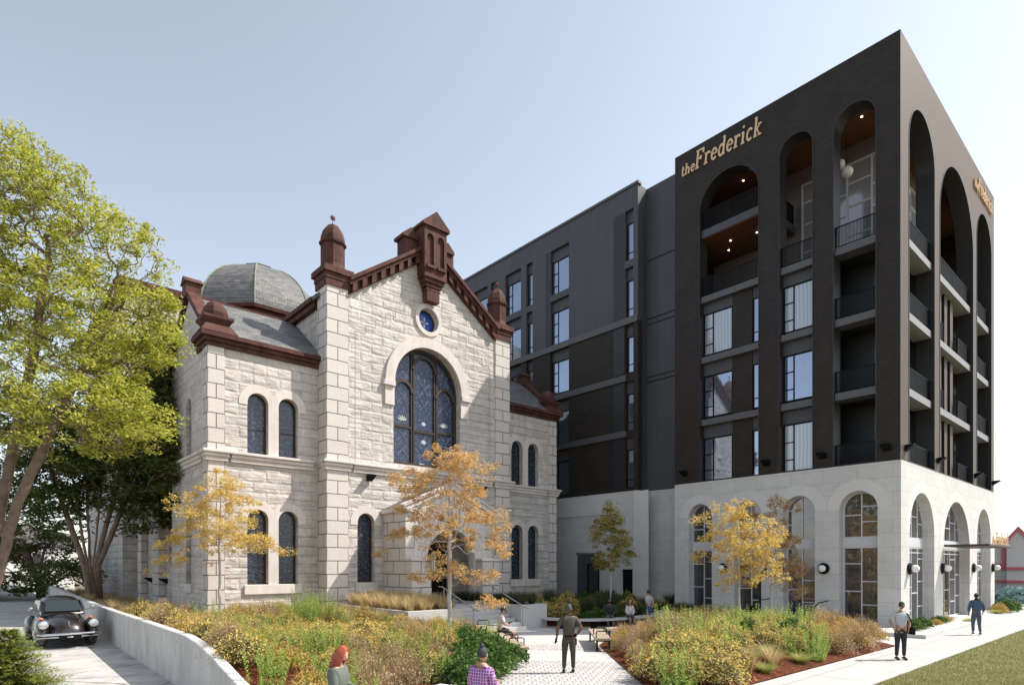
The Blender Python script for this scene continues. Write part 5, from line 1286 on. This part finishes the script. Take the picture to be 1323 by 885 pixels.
# neighbouring low wall along the far side of the drive
tag(MB().bbox(1.1, 1.35, 48, 72, .5, 2.0, .03).build('boundary_wall', CONC, loc=(1.2, 60, 0)), 'pale boundary wall at the far end of the driveway under the dark tree', 'wall')
pp = thing('utility_pole', 'wooden utility pole carrying the wires right of the apartment block', 'pole', (62, 5.6, 0))
MB().tube([(62, 4.2, 0), (62, 4.2, 12)], [.16, .11], 10).build('pole', BARK, pp)
MB().box(61.93, 62.07, 3.2, 5.2, 11.0, 11.12).build('crossarm', BARK, pp)
for k, (z, nm) in enumerate(((10.9, 'upper'), (10.2, 'middle'), (6.6, 'lower'))):
    pts = [(62+(58-62)*t*0+0*t, 4.2+(46-4.2)*t, z+(k*.1)-.7*4*t*(1-t)*.5) for t in [i/12 for i in range(13)]]
    tag(MB().tube([(x+26*((y-4.2)/41.8), y, zz) for x, y, zz in pts], .022, 5).build('power_line', BLACK, loc=(62, 4.2, z)), nm+' overhead wire crossing the pale sky right of the apartment block', 'wire')

# ================================================================== BENCHES
TIMB = plain('weathered_bench_timber', (.38, .30, .22), .8, var=.2, scale=8)
def bench(name, label, A, B, wd, z=.45, th=.07, mat_=None, loops=(), legs=(), slats=0, end=None):
    A, B = Vector((A[0], A[1], 0)), Vector((B[0], B[1], 0)); d = (B-A).normalized(); n = Vector((d.y, -d.x, 0)); L = (B-A).length
    r = thing(name, label, 'bench', (A.x, A.y, 0)); m = mat_ or TIMB
    def seg(mb, t0, t1, s0, s1, z0, z1):
        pts = [A+d*t0+n*s0, A+d*t1+n*s0, A+d*t1+n*s1, A+d*t0+n*s1]; mb.prism([(p.x, p.y) for p in pts], z0, z1)
    if slats:
        for k in range(slats):
            mb = MB(); w_ = wd/slats; seg(mb, 0, L, -wd/2+k*w_+.006, -wd/2+(k+1)*w_-.006, z-th, z); mb.build('slat', m, r)
    else:
        mb = MB(); seg(mb, 0, L, -wd/2, wd/2, z-th, z); mb.build('seat', m, r)
    for t in legs:
        mb = MB(); seg(mb, t-.03, t+.03, -wd/2+.04, -wd/2+.10, 0, z-th); seg(mb, t-.03, t+.03, wd/2-.10, wd/2-.04, 0, z-th); seg(mb, t-.03, t+.03, -wd/2+.10, wd/2-.10, z-th-.05, z-th); seg(mb, t-.05, t+.05, -wd/2+.0, wd/2+.0, 0, .012); mb.build('leg_frame', BLACK, r)
    for t in loops:
        p = A+d*t; q0, q1 = p-n*(wd*.42), p+n*(wd*.42)
        MB().tube([(q0.x, q0.y, z), (q0.x, q0.y, z+.19), tuple(q0.lerp(q1, .08)+Vector((0,0,z+.23))), tuple(q0.lerp(q1, .92)+Vector((0,0,z+.23))), (q1.x, q1.y, z+.19), (q1.x, q1.y, z)], .018, 6).build('armrest', BLACK, r)
    return r, A, d, n
bench('path_bench', 'long slatted bench with metal armrest hoops along the left edge of the path', (12.35, 13.45), (16.0, 19.9), .55, loops=(.5, 1.35, 2.2, 4.6, 6.6), legs=(.12, 1.8, 3.6, 5.5, 7.2), slats=5)
bench('path_bench', 'short slatted bench with one hoop armrest at the right edge of the path', (15.95, 13.25), (18.2, 15.55), .55, loops=(.15, 1.2), legs=(.15, 3.0), slats=5)
a_, b_ = onZ(779, 811.5, .45), onZ(868, 804.5, .45)
bench('path_bench', 'narrow slatted bench running rightwards behind the dry grasses of the right bed', (a_.x, a_.y), (b_.x, b_.y), .42, legs=(.2, 2., 4.), slats=4)
c_ = onZ(566, 884, .45)
bench('stone_bench', 'pale stone bench with a small metal hoop in front of the left bed', (c_.x-RT[0]*.55-FW[0]*1.5, c_.y-RT[1]*.55-FW[1]*1.5), (c_.x+RT[0]*.25, c_.y+RT[1]*.25), .5, mat_=CONC, th=.1, loops=(1.35,), legs=(.3, 1.4))
cb = thing('curved_bench', 'long pale curved bench in front of the shaded bed between church and block', 'bench', onZ(745, 799.5, 0))
pts = [onZ(u, v, .45) for u, v in ((688, 796.5), (705, 798.3), (725, 799.5), (748, 800), (770, 799.8), (792, 799.), (815, 797.6), (838, 795), (858, 790.5), (874, 785))]
L_, R_ = [], []
for i, p in enumerate(pts):
    d = (pts[min(i+1, len(pts)-1)]-pts[max(i-1, 0)]).normalized(); n = Vector((-d.y, d.x, 0)); L_.append((p.x, p.y)); R_.append((p.x+n.x*.5, p.y+n.y*.5))
mb = MB(); n_ = len(L_); vv = [(x, y, .36) for x, y in L_+R_]+[(x, y, .45) for x, y in L_+R_]; N2 = 2*n_; ff = []
for i in range(n_-1):
    ff += [(i, i+n_, i+1+n_, i+1), (N2+i, N2+i+1, N2+i+1+n_, N2+i+n_), (i, i+1, N2+i+1, N2+i), (i+n_, N2+i+n_, N2+i+1+n_, i+1+n_)]
ff += [(0, N2, N2+n_, n_), (n_-1, 2*n_-1, N2+2*n_-1, N2+n_-1)]
mb.add(vv, ff); mb.build('seat', CONC, cb)
for i in (0, 2, 4, 6, 8): x, y = (L_[i][0]+R_[i][0])/2, (L_[i][1]+R_[i][1])/2; MB().box(x-.04, x+.04, y-.15, y+.15, 0, .36).build('leg', BLACK, cb)

# ================================================================== PARKED CAR (rounded vintage saloon)
CARM = NM('dark_brown_car_paint'); CARM.color((.018, .013, .011)); CARM.p.inputs['Coat Weight'].default_value = .6; CARM.p.inputs['Coat Roughness'].default_value = .06; CARM = CARM.set(.3, .1)
CHROME = plain('chrome', (.6, .6, .6), .15, 1., var=.02); RUB = plain('tyre_rubber', (.02, .02, .02), .85); CGL = glass('car_glass', (.04, .055, .06), .25, .03); LENS = plain('headlight_lens', (.55, .56, .56), .1, .5, var=.1); AMB = plain('amber_lens', (.7, .16, .04), .3)
car = thing('parked_car', 'dark brown rounded vintage saloon car parked on the driveway facing the viewer', 'car', (0,0,0), local=True)
def loft(stations, nseg=20, ex=2.6):
    """stations: (y, halfwidth, zbottom, ztop)"""
    vs_ = []; fs = []; m = len(stations)
    for y, hw, z0, z1 in stations:
        for k in range(nseg+1):
            t = PI*k/nseg; c, s_ = math.cos(t), math.sin(t); e = 2/ex
            vs_.append((hw*math.copysign(abs(c)**e, c), y, z0+(z1-z0)*abs(s_)**e))
    n = nseg+1
    for i in range(m-1):
        for k in range(nseg): fs.append((i*n+k, (i+1)*n+k, (i+1)*n+k+1, i*n+k+1))
    fs.append(tuple(range(n))); fs.append(tuple(range((m-1)*n, m*n))[::-1])
    return vs_, fs
def interp(tab, n):
    ys = np.linspace(tab[0][0], tab[-1][0], n); T = np.array(tab)[::-1]; return [(y,)+tuple(np.interp(y, T[:, 0], T[:, k]) for k in range(1, T.shape[1])) for y in ys]
lower = interp([(2.0, .26, .34, .50), (1.93, .36, .30, .66), (1.75, .44, .28, .78), (1.4, .52, .26, .89), (1.0, .60, .26, .96), (.75, .66, .26, 1.0), (0, .70, .26, 1.01), (-.8, .68, .26, 1.02), (-1.3, .60, .28, .93), (-1.7, .48, .30, .75), (-2.0, .30, .36, .5)], 40)
MB().add(*loft(lower)).build('body', CARM, car, smooth=True)
cab = interp([(.80, .56, .9, .99), (.60, .57, .9, 1.17), (.42, .57, .9, 1.34), (.25, .57, .9, 1.43), (0, .575, .9, 1.49), (-.4, .57, .9, 1.49), (-.8, .55, .9, 1.41), (-1.2, .50, .9, 1.2), (-1.5, .42, .85, .98)], 24)
MB().add(*loft(cab, 20, 3.2)).build('cabin', CARM, car, smooth=True)
fr = MB()
MB().add([(-.47, .83, 1.04), (.47, .83, 1.04), (.41, .49, 1.35), (-.41, .49, 1.35), (-.47, .79, 1.02), (.47, .79, 1.02), (.41, .45, 1.33), (-.41, .45, 1.33)], [(0,1,2,3), (4,7,6,5), (0,4,5,1), (1,5,6,2), (2,6,7,3), (3,7,4,0)]).build('windscreen', CGL, car)
for s in (-1, 1):
    w_ = [(s*.60, .58, 1.04), (s*.60, -.95, 1.04), (s*.545, -.75, 1.33), (s*.53, .30, 1.36)]; w2 = [(x-s*.05, y, z) for x, y, z in w_]
    MB().add(w_+w2, [(0,1,2,3), (4,7,6,5), (0,4,5,1), (1,5,6,2), (2,6,7,3), (3,7,4,0)]).build('side_window', CGL, car)
    for y, nm in ((1.28, 'front_fender'), (-1.28, 'rear_fender')):
        MB().ball((s*.62, y, .40), 1, 20, (.20, .58, .42)).build(nm, CARM, car, smooth=True)
    h_ = MB().tube([(s*.62, 1.55, .66), (s*.62, 1.84, .69)], [.15, .135], 18).build('headlight', CARM, car, smooth=True)
    MB().lathe([(.13, 0), (.10, .03), (.01, .045)], (0, 0, 0), 18).build('lens', LENS, h_)
    lz = kids(h_)[0]; lz.location = (s*.62, 1.84, .69); lz.rotation_euler = (-PI/2, 0, 0)
    MB().ball((s*.62, 1.30, .84), .05, 10, (1, 1.6, .9)).build('indicator', AMB, car, smooth=True)
    MB().box(s*.60, s*.80, -.85, .85, .27, .32).build('running_board', BLACK, car)
    MB().tube([(s*.60, .55, 1.03), (s*.76, .62, 1.10)], .012, 6).ball((s*.80, .62, 1.12), .06, 10, (1.2, .3, 1)).build('wing_mirror', CHROME, car)
    for y in (1.22, -1.22):
        MB().tube([(s*.56, y, .33), (s*.76, y, .33)], .33, 24).build('wheel', RUB, car)
        wv_ = [k for k in kids(car) if k.name.startswith('wheel')][-1]
        MB().tube([(s*.765, y, .33), (s*.79, y, .33)], [.17, .10], 16).build('hub_cap', CHROME, wv_)
for y, z in ((2.08, .42), (-2.10, .42)): MB().tube([(-.78, y-.12*math.copysign(1, y), z), (-.6, y, z), (0, y+.04*math.copysign(1, y), z), (.6, y, z), (.78, y-.12*math.copysign(1, y), z)], .035, 8).tube([(-.78, y-.12*math.copysign(1, y), z-.09), (0, y+.03*math.copysign(1, y), z-.09), (.78, y-.12*math.copysign(1, y), z-.09)], .022, 8).build('bumper', CHROME, car)
MB().tube([(0, 1.965, .62), (0, 1.80, .785), (0, 1.4, .90), (0, .95, .975)], .012, 6).build('bonnet_trim', CHROME, car)
MB().box(-.28, .28, 2.10, 2.115, .28, .40).build('number_plate', BLACK, car)
car.location = (2.42, 26.0, zd(0, 26.)+.005); car.rotation_euler = (0, 0, PI+.03); car.scale = (1.06, 1.06, 1.06)

# ================================================================== PEOPLE
def skin(V, E, Rr, lv=2):
    me = bpy.data.meshes.new('t'); bm = bmesh.new(); lay = bm.verts.layers.skin.verify(); vs_ = [bm.verts.new(v) for v in V]
    for a, b in E: bm.edges.new((vs_[a], vs_[b]))
    for i, v in enumerate(vs_):
        r = Rr[i]; r = tuple(q*1.24 for q in r) if isinstance(r, tuple) else r*1.22; v[lay].radius = r if isinstance(r, tuple) else (r, r); v[lay].use_root = (i == 0)
    bm.to_mesh(me); bm.free(); o = bpy.data.objects.new('t', me); col.objects.link(o)
    o.modifiers.new('s', 'SKIN'); m = o.modifiers.new('u', 'SUBSURF'); m.levels = lv; m.render_levels = lv
    dg = bpy.context.evaluated_depsgraph_get(); ev = o.evaluated_get(dg); e = ev.to_mesh()
    vo = [tuple(v.co) for v in e.vertices]; fo = [tuple(p.vertices) for p in e.polygons]; ev.to_mesh_clear()
    bpy.data.objects.remove(o); bpy.data.meshes.remove(me); return vo, fo
def pm(n, c, r=.8, var=.1): return MATS.get(n) or plain(n, c, r, var=var, scale=9)
SK = {'light': pm('light_skin', (.55, .33, .24), .55), 'mid': pm('tan_skin', (.36, .20, .13), .55), 'dark': pm('dark_skin', (.12, .06, .04), .55)}
def lerp3(a, b, t): return tuple(a[i]+(b[i]-a[i])*t for i in range(3))
def person(label, loc, rot, H=1.75, skin_m='mid', top=None, sleeve='short', bottom=None, shorts=False, shoes=None, hair=None, style='short', arms=None, legs=None, sit=False, tilt=0., yaw=0., lean=0., f=1.0, extras=()):
    s = H/1.75; r = thing('person', label, 'person', loc, rot, local=True)
    hz = .95 if not sit else .56
    pel = (0, 0, hz); wst = (0, .01+lean*.3, hz+.17); cst = (0, .01+lean*.8, hz+.36); nk = (0, lean+.0, hz+.53); hb = (0, lean+.02+tilt*.04, hz+.60)
    sh = [(sx*.175*f, lean*.95, hz+.47) for sx in (-1, 1)]
    hp = [(sx*.085, 0, hz-.03) for sx in (-1, 1)]
    A = arms or [((-.24, -.02, -.22), (-.26, .06, -.44)), ((.24, -.02, -.22), (.26, .06, -.44))]
    el = [(a[0][0], lean*.9+a[0][1], hz+.43+a[0][2]) for a in A]; wr = [(a[1][0], lean*.9+a[1][1], hz+.43+a[1][2]) for a in A]
    G = legs or ([((-.10, .01, .50), (-.11, -.02, .09)), ((.10, .01, .50), (.11, -.02, .09))] if not sit else [((-.11, .43, .50), (-.12, .46, .09)), ((.11, .43, .50), (.12, .46, .09))])
    kn = [g[0] for g in G]; an = [g[1] for g in G]
    V = [pel, wst, cst, nk, hb]; E = [(0, 1), (1, 2), (2, 3), (3, 4)]; R0 = [(.125*f, .10), (.115*f, .088), (.135*f, .098), (.058, .055), (.052, .055)]
    for i in range(2):
        b = len(V); V += [sh[i], lerp3(sh[i], el[i], .5), el[i], lerp3(el[i], wr[i], .5), wr[i]]; R0 += [.056*f, .048, .040, .036, .026]; E += [(2, b), (b, b+1), (b+1, b+2), (b+2, b+3), (b+3, b+4)]
    for i in range(2):
        b = len(V); V += [hp[i], lerp3(hp[i], kn[i], .45), kn[i], lerp3(kn[i], an[i], .4), an[i]]; R0 += [.085, .078, .056, .054, .036]; E += [(0, b), (b, b+1), (b+1, b+2), (b+2, b+3), (b+3, b+4)]
    S = lambda vs_: [(x*s, y*s, z*s) for x, y, z in vs_]
    bv, bf = skin(V, E, R0, 1); mb = MB().add(S(bv), bf)
    # head
    cy, sy = math.cos(yaw), math.sin(yaw); hc = (0, hb[1]+.018+tilt*.03, hb[2]+.115)
    def hd(p):  # head-local to body-local
        x, y, z = p; y, z = y*math.cos(tilt)+z*math.sin(tilt), -y*math.sin(tilt)+z*math.cos(tilt); x, y = x*cy-y*sy, x*sy+y*cy
        return (hc[0]+x, hc[1]+y, hc[2]+z)
    hm = MB().ball((0, 0, 0), 1, 18, (.074, .095, .118)); hv = []
    for x, y, z in hm.v:
        if z < -.02: k = 1-.28*min(1, (-z-.02)/.09); x *= k; y = y*k+.008
        if y > .05 and abs(x) < .016 and -.045 < z < .02: y += .022
        if y > .05 and .0 < z < .03 and .02 < abs(x) < .05: y -= .006
        hv.append((x, y, z))
    H_ = MB().add(hv, hm.f)
    for sx in (-1, 1): H_.ball((sx*.075, .0, -.005), .022, 8, (.4, 1, 1.4))
    H_.tube([(0, .088, .012), (0, .108, -.028), (0, .092, -.034)], [.008, .014, .008], 6); H_.tube([(-.022, .078, -.062), (0, .086, -.062), (.022, .078, -.062)], [.004, .007, .004], 6)
    mb.add(S([hd(p) for p in H_.v]), H_.f)
    # hands with five fingers
    for i in range(2):
        d = Vector(wr[i])-Vector(el[i]); d.normalize(); sx = -1 if i == 0 else 1
        side = Vector((0, 1, 0))-d*d.y; side = side.normalized() if side.length > .2 else Vector((1, 0, 0)); nn = d.cross(side)
        w0 = Vector(wr[i]); pc = w0+d*.045
        q = MB().tube([w0-d*.01, w0+d*.04, w0+d*.085], [.024, .034, .030], 8)
        q.v = [tuple(Vector(p)-nn*(Vector(p)-pc).dot(nn)*.45) for p in q.v]
        for k in range(4):
            b0 = w0+d*.082+side*(.027-.018*k); ln = (.068, .076, .072, .056)[k]; cu = nn*(-sx)*.018
            q.tube([b0, b0+d*ln*.5+cu*.3, b0+d*ln*.9+cu*1.3], [.0085, .008, .006], 5)
        b0 = w0+d*.03+side*.03; q.tube([b0, b0+side*.022+d*.025, b0+side*.028+d*.055], [.010, .009, .007], 5)
        mb.add(S(q.v), q.f)
    mb.build('body', SK[skin_m], r, smooth=True)
    # eyes
    e_ = MB()
    for sx in (-1, 1): e_.ball((sx*.030, .083, .010), .0085, 6, (1.3, .6, .8))
    MB().add(S([hd(p) for p in e_.v]), e_.f).build('eyes', pm('eye_dark', (.03, .02, .02), .3), r)
    # shirt
    g = .014; tv = [lerp3(pel, wst, .0), wst, cst, lerp3(cst, nk, .72)]; tv[0] = (0, 0, hz-.02); te_ = [(0, 1), (1, 2), (2, 3)]; tr_ = [(.142*f, .115), (.132*f, .108), (.150*f, .114), (.072, .066)]
    for i in range(2):
        b = len(tv)
        if sleeve == 'long': tv += [sh[i], lerp3(sh[i], el[i], .5), el[i], lerp3(el[i], wr[i], .93)]; tr_ += [.068*f, .062, .054, .040]; te_ += [(2, b), (b, b+1), (b+1, b+2), (b+2, b+3)]
        else: tv += [sh[i], lerp3(sh[i], el[i], .45), lerp3(sh[i], el[i], .85)]; tr_ += [.068*f, .064, .058]; te_ += [(2, b), (b, b+1), (b+1, b+2)]
    v_, f_ = skin(tv, te_, tr_, 1); MB().add(S(v_), f_).build('shirt', top, r, smooth=True)
    tv = [(0, 0, hz+.09), (0, 0, hz-.04)]; tr_ = [(.120*f, .100), (.138*f, .118)]; te_ = [(0, 1)]
    for i in range(2):
        b = len(tv)
        if shorts: tv += [hp[i], lerp3(hp[i], kn[i], .5), lerp3(hp[i], kn[i], .9)]; tr_ += [.098, .092, .085]; te_ += [(1, b), (b, b+1), (b+1, b+2)]
        else: tv += [hp[i], lerp3(hp[i], kn[i], .5), kn[i], lerp3(kn[i], an[i], .5), lerp3(kn[i], an[i], .97)]; tr_ += [.092, .080, .060, .052, .044]; te_ += [(1, b), (b, b+1), (b+1, b+2), (b+2, b+3), (b+3, b+4)]
    v_, f_ = skin(tv, te_, tr_, 1); MB().add(S(v_), f_).build('shorts' if shorts else 'trousers', bottom, r, smooth=True)
    for i in range(2):
        a = an[i]; q = MB().tube([(a[0], a[1]-.06, a[2]-.045), (a[0], a[1]+.02, a[2]-.035), (a[0], a[1]+.12, a[2]-.055), (a[0], a[1]+.19, a[2]-.065)], [.036, .046, .042, .022], 10)
        q.v = [(x, y, max(z, a[2]-.088)) for x, y, z in q.v]; MB().add(S(q.v), q.f).build('shoe', shoes or pm('black_shoe', (.02, .02, .022), .5), r, smooth=True)
    # hair
    hh = MB()
    if style != 'none':
        b_ = MB().ball((0, -.012, .022), 1, 18, (.083, .100, .112)); 
        b_.v = [(x, y if not (y > .045 and z < .055) else .045, max(z, -.045 if y < .0 else .0)) for x, y, z in b_.v]; hh.add(b_.v, b_.f)
    if style == 'long':
        rr_ = random.Random(3)
        for k in range(74):
            a = PI*(.5+.62)+(k/73)*PI*(2-1.24)-PI*.0; a = -PI*.5+(k/73-.5)*PI*1.5+rr_.uniform(-.05, .05); q = rr_.uniform(.95, 1.12); ln = rr_.uniform(.20, .30)
            cx_, sy_ = math.cos(a), math.sin(a)
            hh.tube([(cx_*.02, sy_*.02+.005, .132), (cx_*.06, sy_*.07, .105), (cx_*.082*q, sy_*.100*q, .02), (cx_*.080*q, sy_*.100*q-.005, -.10), (cx_*.085*q, sy_*.098*q-.012, -ln)], [.012, .014, .014, .013, .004], 5)
    if style == 'bun': hh.ball((0, -.03, .145), .045, 12, (1, 1, .9)).tube([(0, -.03, .11), (.015, -.05, .19)], [.03, .015], 8)
    hair_o = MB().add(S([hd(p) for p in hh.v]), hh.f)
    if style == 'cap':
        c_ = MB().ball((0, 0, .035), 1, 18, (.084, .103, .098)); c_.v = [(x, y, max(z, .035)) for x, y, z in c_.v]; c_.tube([(0, .05, .045), (0, .12, .040), (0, .16, .032)], [.07, .06, .03], 10); c_.v = [(x, y, z if y < .09 else .04+(z-.04)*.15) for x, y, z in c_.v]
        MB().add(S([hd(p) for p in c_.v]), c_.f).build('cap', pm('black_cap', (.02, .02, .025), .8), r, smooth=True)
    if hh.v: hair_o.build('hair', hair or pm('black_hair', (.015, .014, .014), .7), r, smooth=True)
    for nm, mbx, mm in extras: MB().add(S(mbx.v), mbx.f).build(nm, mm, r, smooth=False)
    return r, s
def plaid():
    a = NM('purple_plaid_cloth'); v = a.coord(); b = a.n('ShaderNodeTexBrick'); b.offset = 0; b.inputs['Scale'].default_value = 1; b.inputs['Brick Width'].default_value = .045; b.inputs['Row Height'].default_value = .045; b.inputs['Mortar Size'].default_value = .005
    mp = a.n('ShaderNodeMapping'); mp.inputs['Rotation'].default_value = (PI/2, 0, 0); a.l(v, mp.inputs[0]); a.l(mp.outputs[0], b.inputs['Vector'])
    b.inputs['Color1'].default_value = (.20, .05, .22, 1); b.inputs['Color2'].default_value = (.30, .06, .17, 1); b.inputs['Mortar'].default_value = (.45, .35, .60, 1); a.color(b.outputs['Color']); return a.set(.9)
TH = math.atan2(-FW[0], FW[1])      # facing away from the viewer
# phone and paper carried by the reader
q1 = MB().box(.02, .10, .34, .49, 1.13, 1.14)
person('woman with long red hair and grey-green top looking down at a phone', (4.15, 8.55, 0), TH-1.75, 1.66, 'light', pm('grey_green_cloth', (.11, .125, .105)), 'long', pm('dark_denim', (.04, .05, .08)), hair=pm('red_hair', (.36, .085, .035), .5, .35), style='long', f=1.05, tilt=.42,
    arms=[((-.20, .06, -.24), (-.06, .31, -.27)), ((.20, .06, -.24), (.06, .31, -.27))])
tag(MB().box(-.01, .01, -.01, .01, 0, .01).build('phone', BLACK), 'x', 'x')
bpy.data.objects.remove(bpy.data.objects['phone'])
def held(name, label, cat, loc, rot, dims, m):
    bm = bmesh.new(); bmesh.ops.create_cube(bm, size=1)
    for v in bm.verts: v.co = Vector((v.co.x*dims[0], v.co.y*dims[1], v.co.z*dims[2]))
    bmesh.ops.bevel(bm, geom=bm.edges[:], offset=min(dims)*.3, segments=2, affect='EDGES')
    o = MB().bm(bm).build(name, m); o.location = loc; o.rotation_euler = rot; tag(o, label, cat); return o
def bodypt(loc, rot, p, s): c, n = math.cos(rot), math.sin(rot); return (loc[0]+(p[0]*c-p[1]*n)*s, loc[1]+(p[0]*n+p[1]*c)*s, loc[2]+p[2]*s)
held('phone', 'dark phone held by the red haired woman', 'phone', bodypt((4.15, 8.55, 0), TH-1.75, (.04, .40, 1.135), .94), (.5, 0, TH-1.75), (.075, .15, .01), BLACK)
held('notepad', 'white notepad held under the phone by the red haired woman', 'notepad', bodypt((4.15, 8.55, 0), TH-1.75, (.0, .41, 1.085), .94), (.35, 0, TH-1.2), (.17, .22, .012), pm('white_paper', (.8, .8, .8)))
person('woman with a dark hair bun and purple plaid shirt seen from behind', (5.78, 7.16, 0), TH-.55, 1.64, 'mid', plaid(), 'long', pm('dark_denim', (.04, .05, .08)), hair=pm('charcoal_hair', (.03, .03, .034), .7), style='bun', f=.98, arms=[((-.22, .02, -.24), (-.16, .22, -.34)), ((.22, .04, -.22), (.12, .28, -.20))])
OLV_ = pm('olive_uniform_cloth', (.065, .055, .038)); OLT = pm('dark_olive_trousers', (.045, .038, .030))
bag_ = MB().bbox(.15, .21, -.04, .09, .72, .90, .02).bbox(.14, .20, -.06, .04, .93, 1.03, .015)
belt_ = MB().lathe([(.150, 0), (.150, .045)], (0, 0, .945), 20, 0, .98, .82)
person('guard in an olive uniform with equipment belt walking up the paved path', (12.14, 11.29, .01), TH, 1.80, 'dark', OLV_, 'short', OLT, hair=pm('grey_hair', (.07, .068, .066), .8), style='short', f=1.0,
    arms=[((-.30, -.03, -.22), (-.31, .05, -.45)), ((.32, -.06, -.20), (.22, .02, -.38))], legs=[((-.11, .04, .50), (-.13, -.03, .09)), ((.11, .0, .50), (.12, .04, .09))], extras=(('holster', bag_, BLACK), ('belt', belt_, BLACK)))
held('two_way_radio', 'black radio held in the left hand of the guard on the path', 'radio', bodypt((12.14, 11.29, .01), TH, (-.33, .07, .84), 1.03), (.25, .2, TH), (.055, .05, .20), BLACK)
person('man in grey v-neck shirt and black cap standing on the sidewalk', (21.45, 6.08, .004), TH+PI-.10, 1.74, 'mid', pm('light_grey_cloth', (.42, .43, .45)), 'short', pm('black_denim', (.018, .018, .022)), style='cap', f=1.0, tilt=.35, yaw=-.25,
    arms=[((-.29, -.04, -.21), (-.21, .05, -.43)), ((.29, -.04, -.21), (.21, .05, -.43))])
gb_ = thing('shoulder_bag', 'black shoulder bag hanging at the hip of the man in the grey shirt', 'bag', (21.45, 6.08, 0), TH+PI-.10, local=True)
MB().bbox(-.37, -.24, -.16, .16, .78, 1.02, .04).build('bag_body', BLACK, gb_)
MB().tube([(-.30, .10, 1.0), (-.25, .12, 1.2), (-.17, .10, 1.40), (-.13, .0, 1.475), (-.17, -.11, 1.38), (-.25, -.13, 1.2), (-.30, -.10, 1.0)], .018, 6).build('strap', BLACK, gb_)
person('man in a navy sweater and jeans walking away along the sidewalk', (31.35, 6.12, .004), TH-.45, 1.70, 'dark', pm('navy_knit', (.045, .085, .14)), 'long', pm('blue_denim', (.05, .075, .14)), hair=pm('black_hair', (.015, .014, .014), .7), f=1.05,
    arms=[((-.27, -.10, -.21), (-.28, -.06, -.43)), ((.27, .05, -.22), (.27, .17, -.40))], legs=[((-.10, .10, .50), (-.11, .02, .12)), ((.10, .0, .50), (.11, -.14, .12))])
person('man in grey shirt and blue jeans standing beside the curved bench', (25.1, 18.0, .004), TH+.6, 1.64, 'light', pm('light_grey_cloth', (.42, .43, .45)), 'short', pm('bright_denim', (.06, .12, .26)), hair=pm('brown_hair', (.05, .025, .02), .7), f=1.0, arms=[((-.25, -.08, -.22), (-.10, -.20, -.40)), ((.25, -.08, -.22), (.08, -.20, -.42))])
def seat(u, v, dd=0.): p = onZ(u, v, .45); return (p.x, p.y, 0.)
p = seat(787, 797.5)
person('man in an open black jacket sitting on the curved bench with hands on his knees', (p[0], p[1], -.015), TH+PI, 1.74, 'dark', pm('black_jacket', (.025, .025, .03)), 'long', pm('grey_trousers', (.13, .13, .135)), hair=pm('black_hair', (.015, .014, .014)), sit=True, lean=.10, f=1.1, arms=[((-.30, .06, -.20), (-.15, .27, -.33)), ((.30, .06, -.20), (.12, .29, -.33))])
p = seat(813, 797)
person('woman in a white sweater with long auburn hair sitting on the curved bench', (p[0], p[1], -.015), TH+PI+.15, 1.66, 'light', pm('white_knit', (.62, .56, .54)), 'long', pm('dark_denim', (.04, .05, .08)), hair=pm('auburn_hair', (.26, .085, .04)), style='long', sit=True, lean=.06, f=.9, arms=[((-.20, .04, -.23), (-.08, .24, -.33)), ((.20, .04, -.23), (.08, .24, -.33))])
p = (14.65, 17.1, -.015)
person('person in patterned shirt and black shorts sitting on the left path bench', p, TH-1.25, 1.72, 'mid', pm('pale_patterned_cloth', (.50, .46, .45), var=.45), 'short', pm('black_denim', (.018, .018, .022)), shorts=True, style='cap', sit=True, lean=.07, tilt=.5, arms=[((-.24, .06, -.22), (-.08, .30, -.25)), ((.24, .06, -.22), (.08, .30, -.25))], legs=[((-.10, .43, .50), (-.12, .58, .10)), ((.10, .44, .50), (.10, .70, .10))])
held('tablet', 'dark tablet in the lap of the person on the left path bench', 'tablet', bodypt(p, TH-1.25, (0, .38, .78), 1.), (.5, 0, TH-1.25), (.18, .24, .012), BLACK)
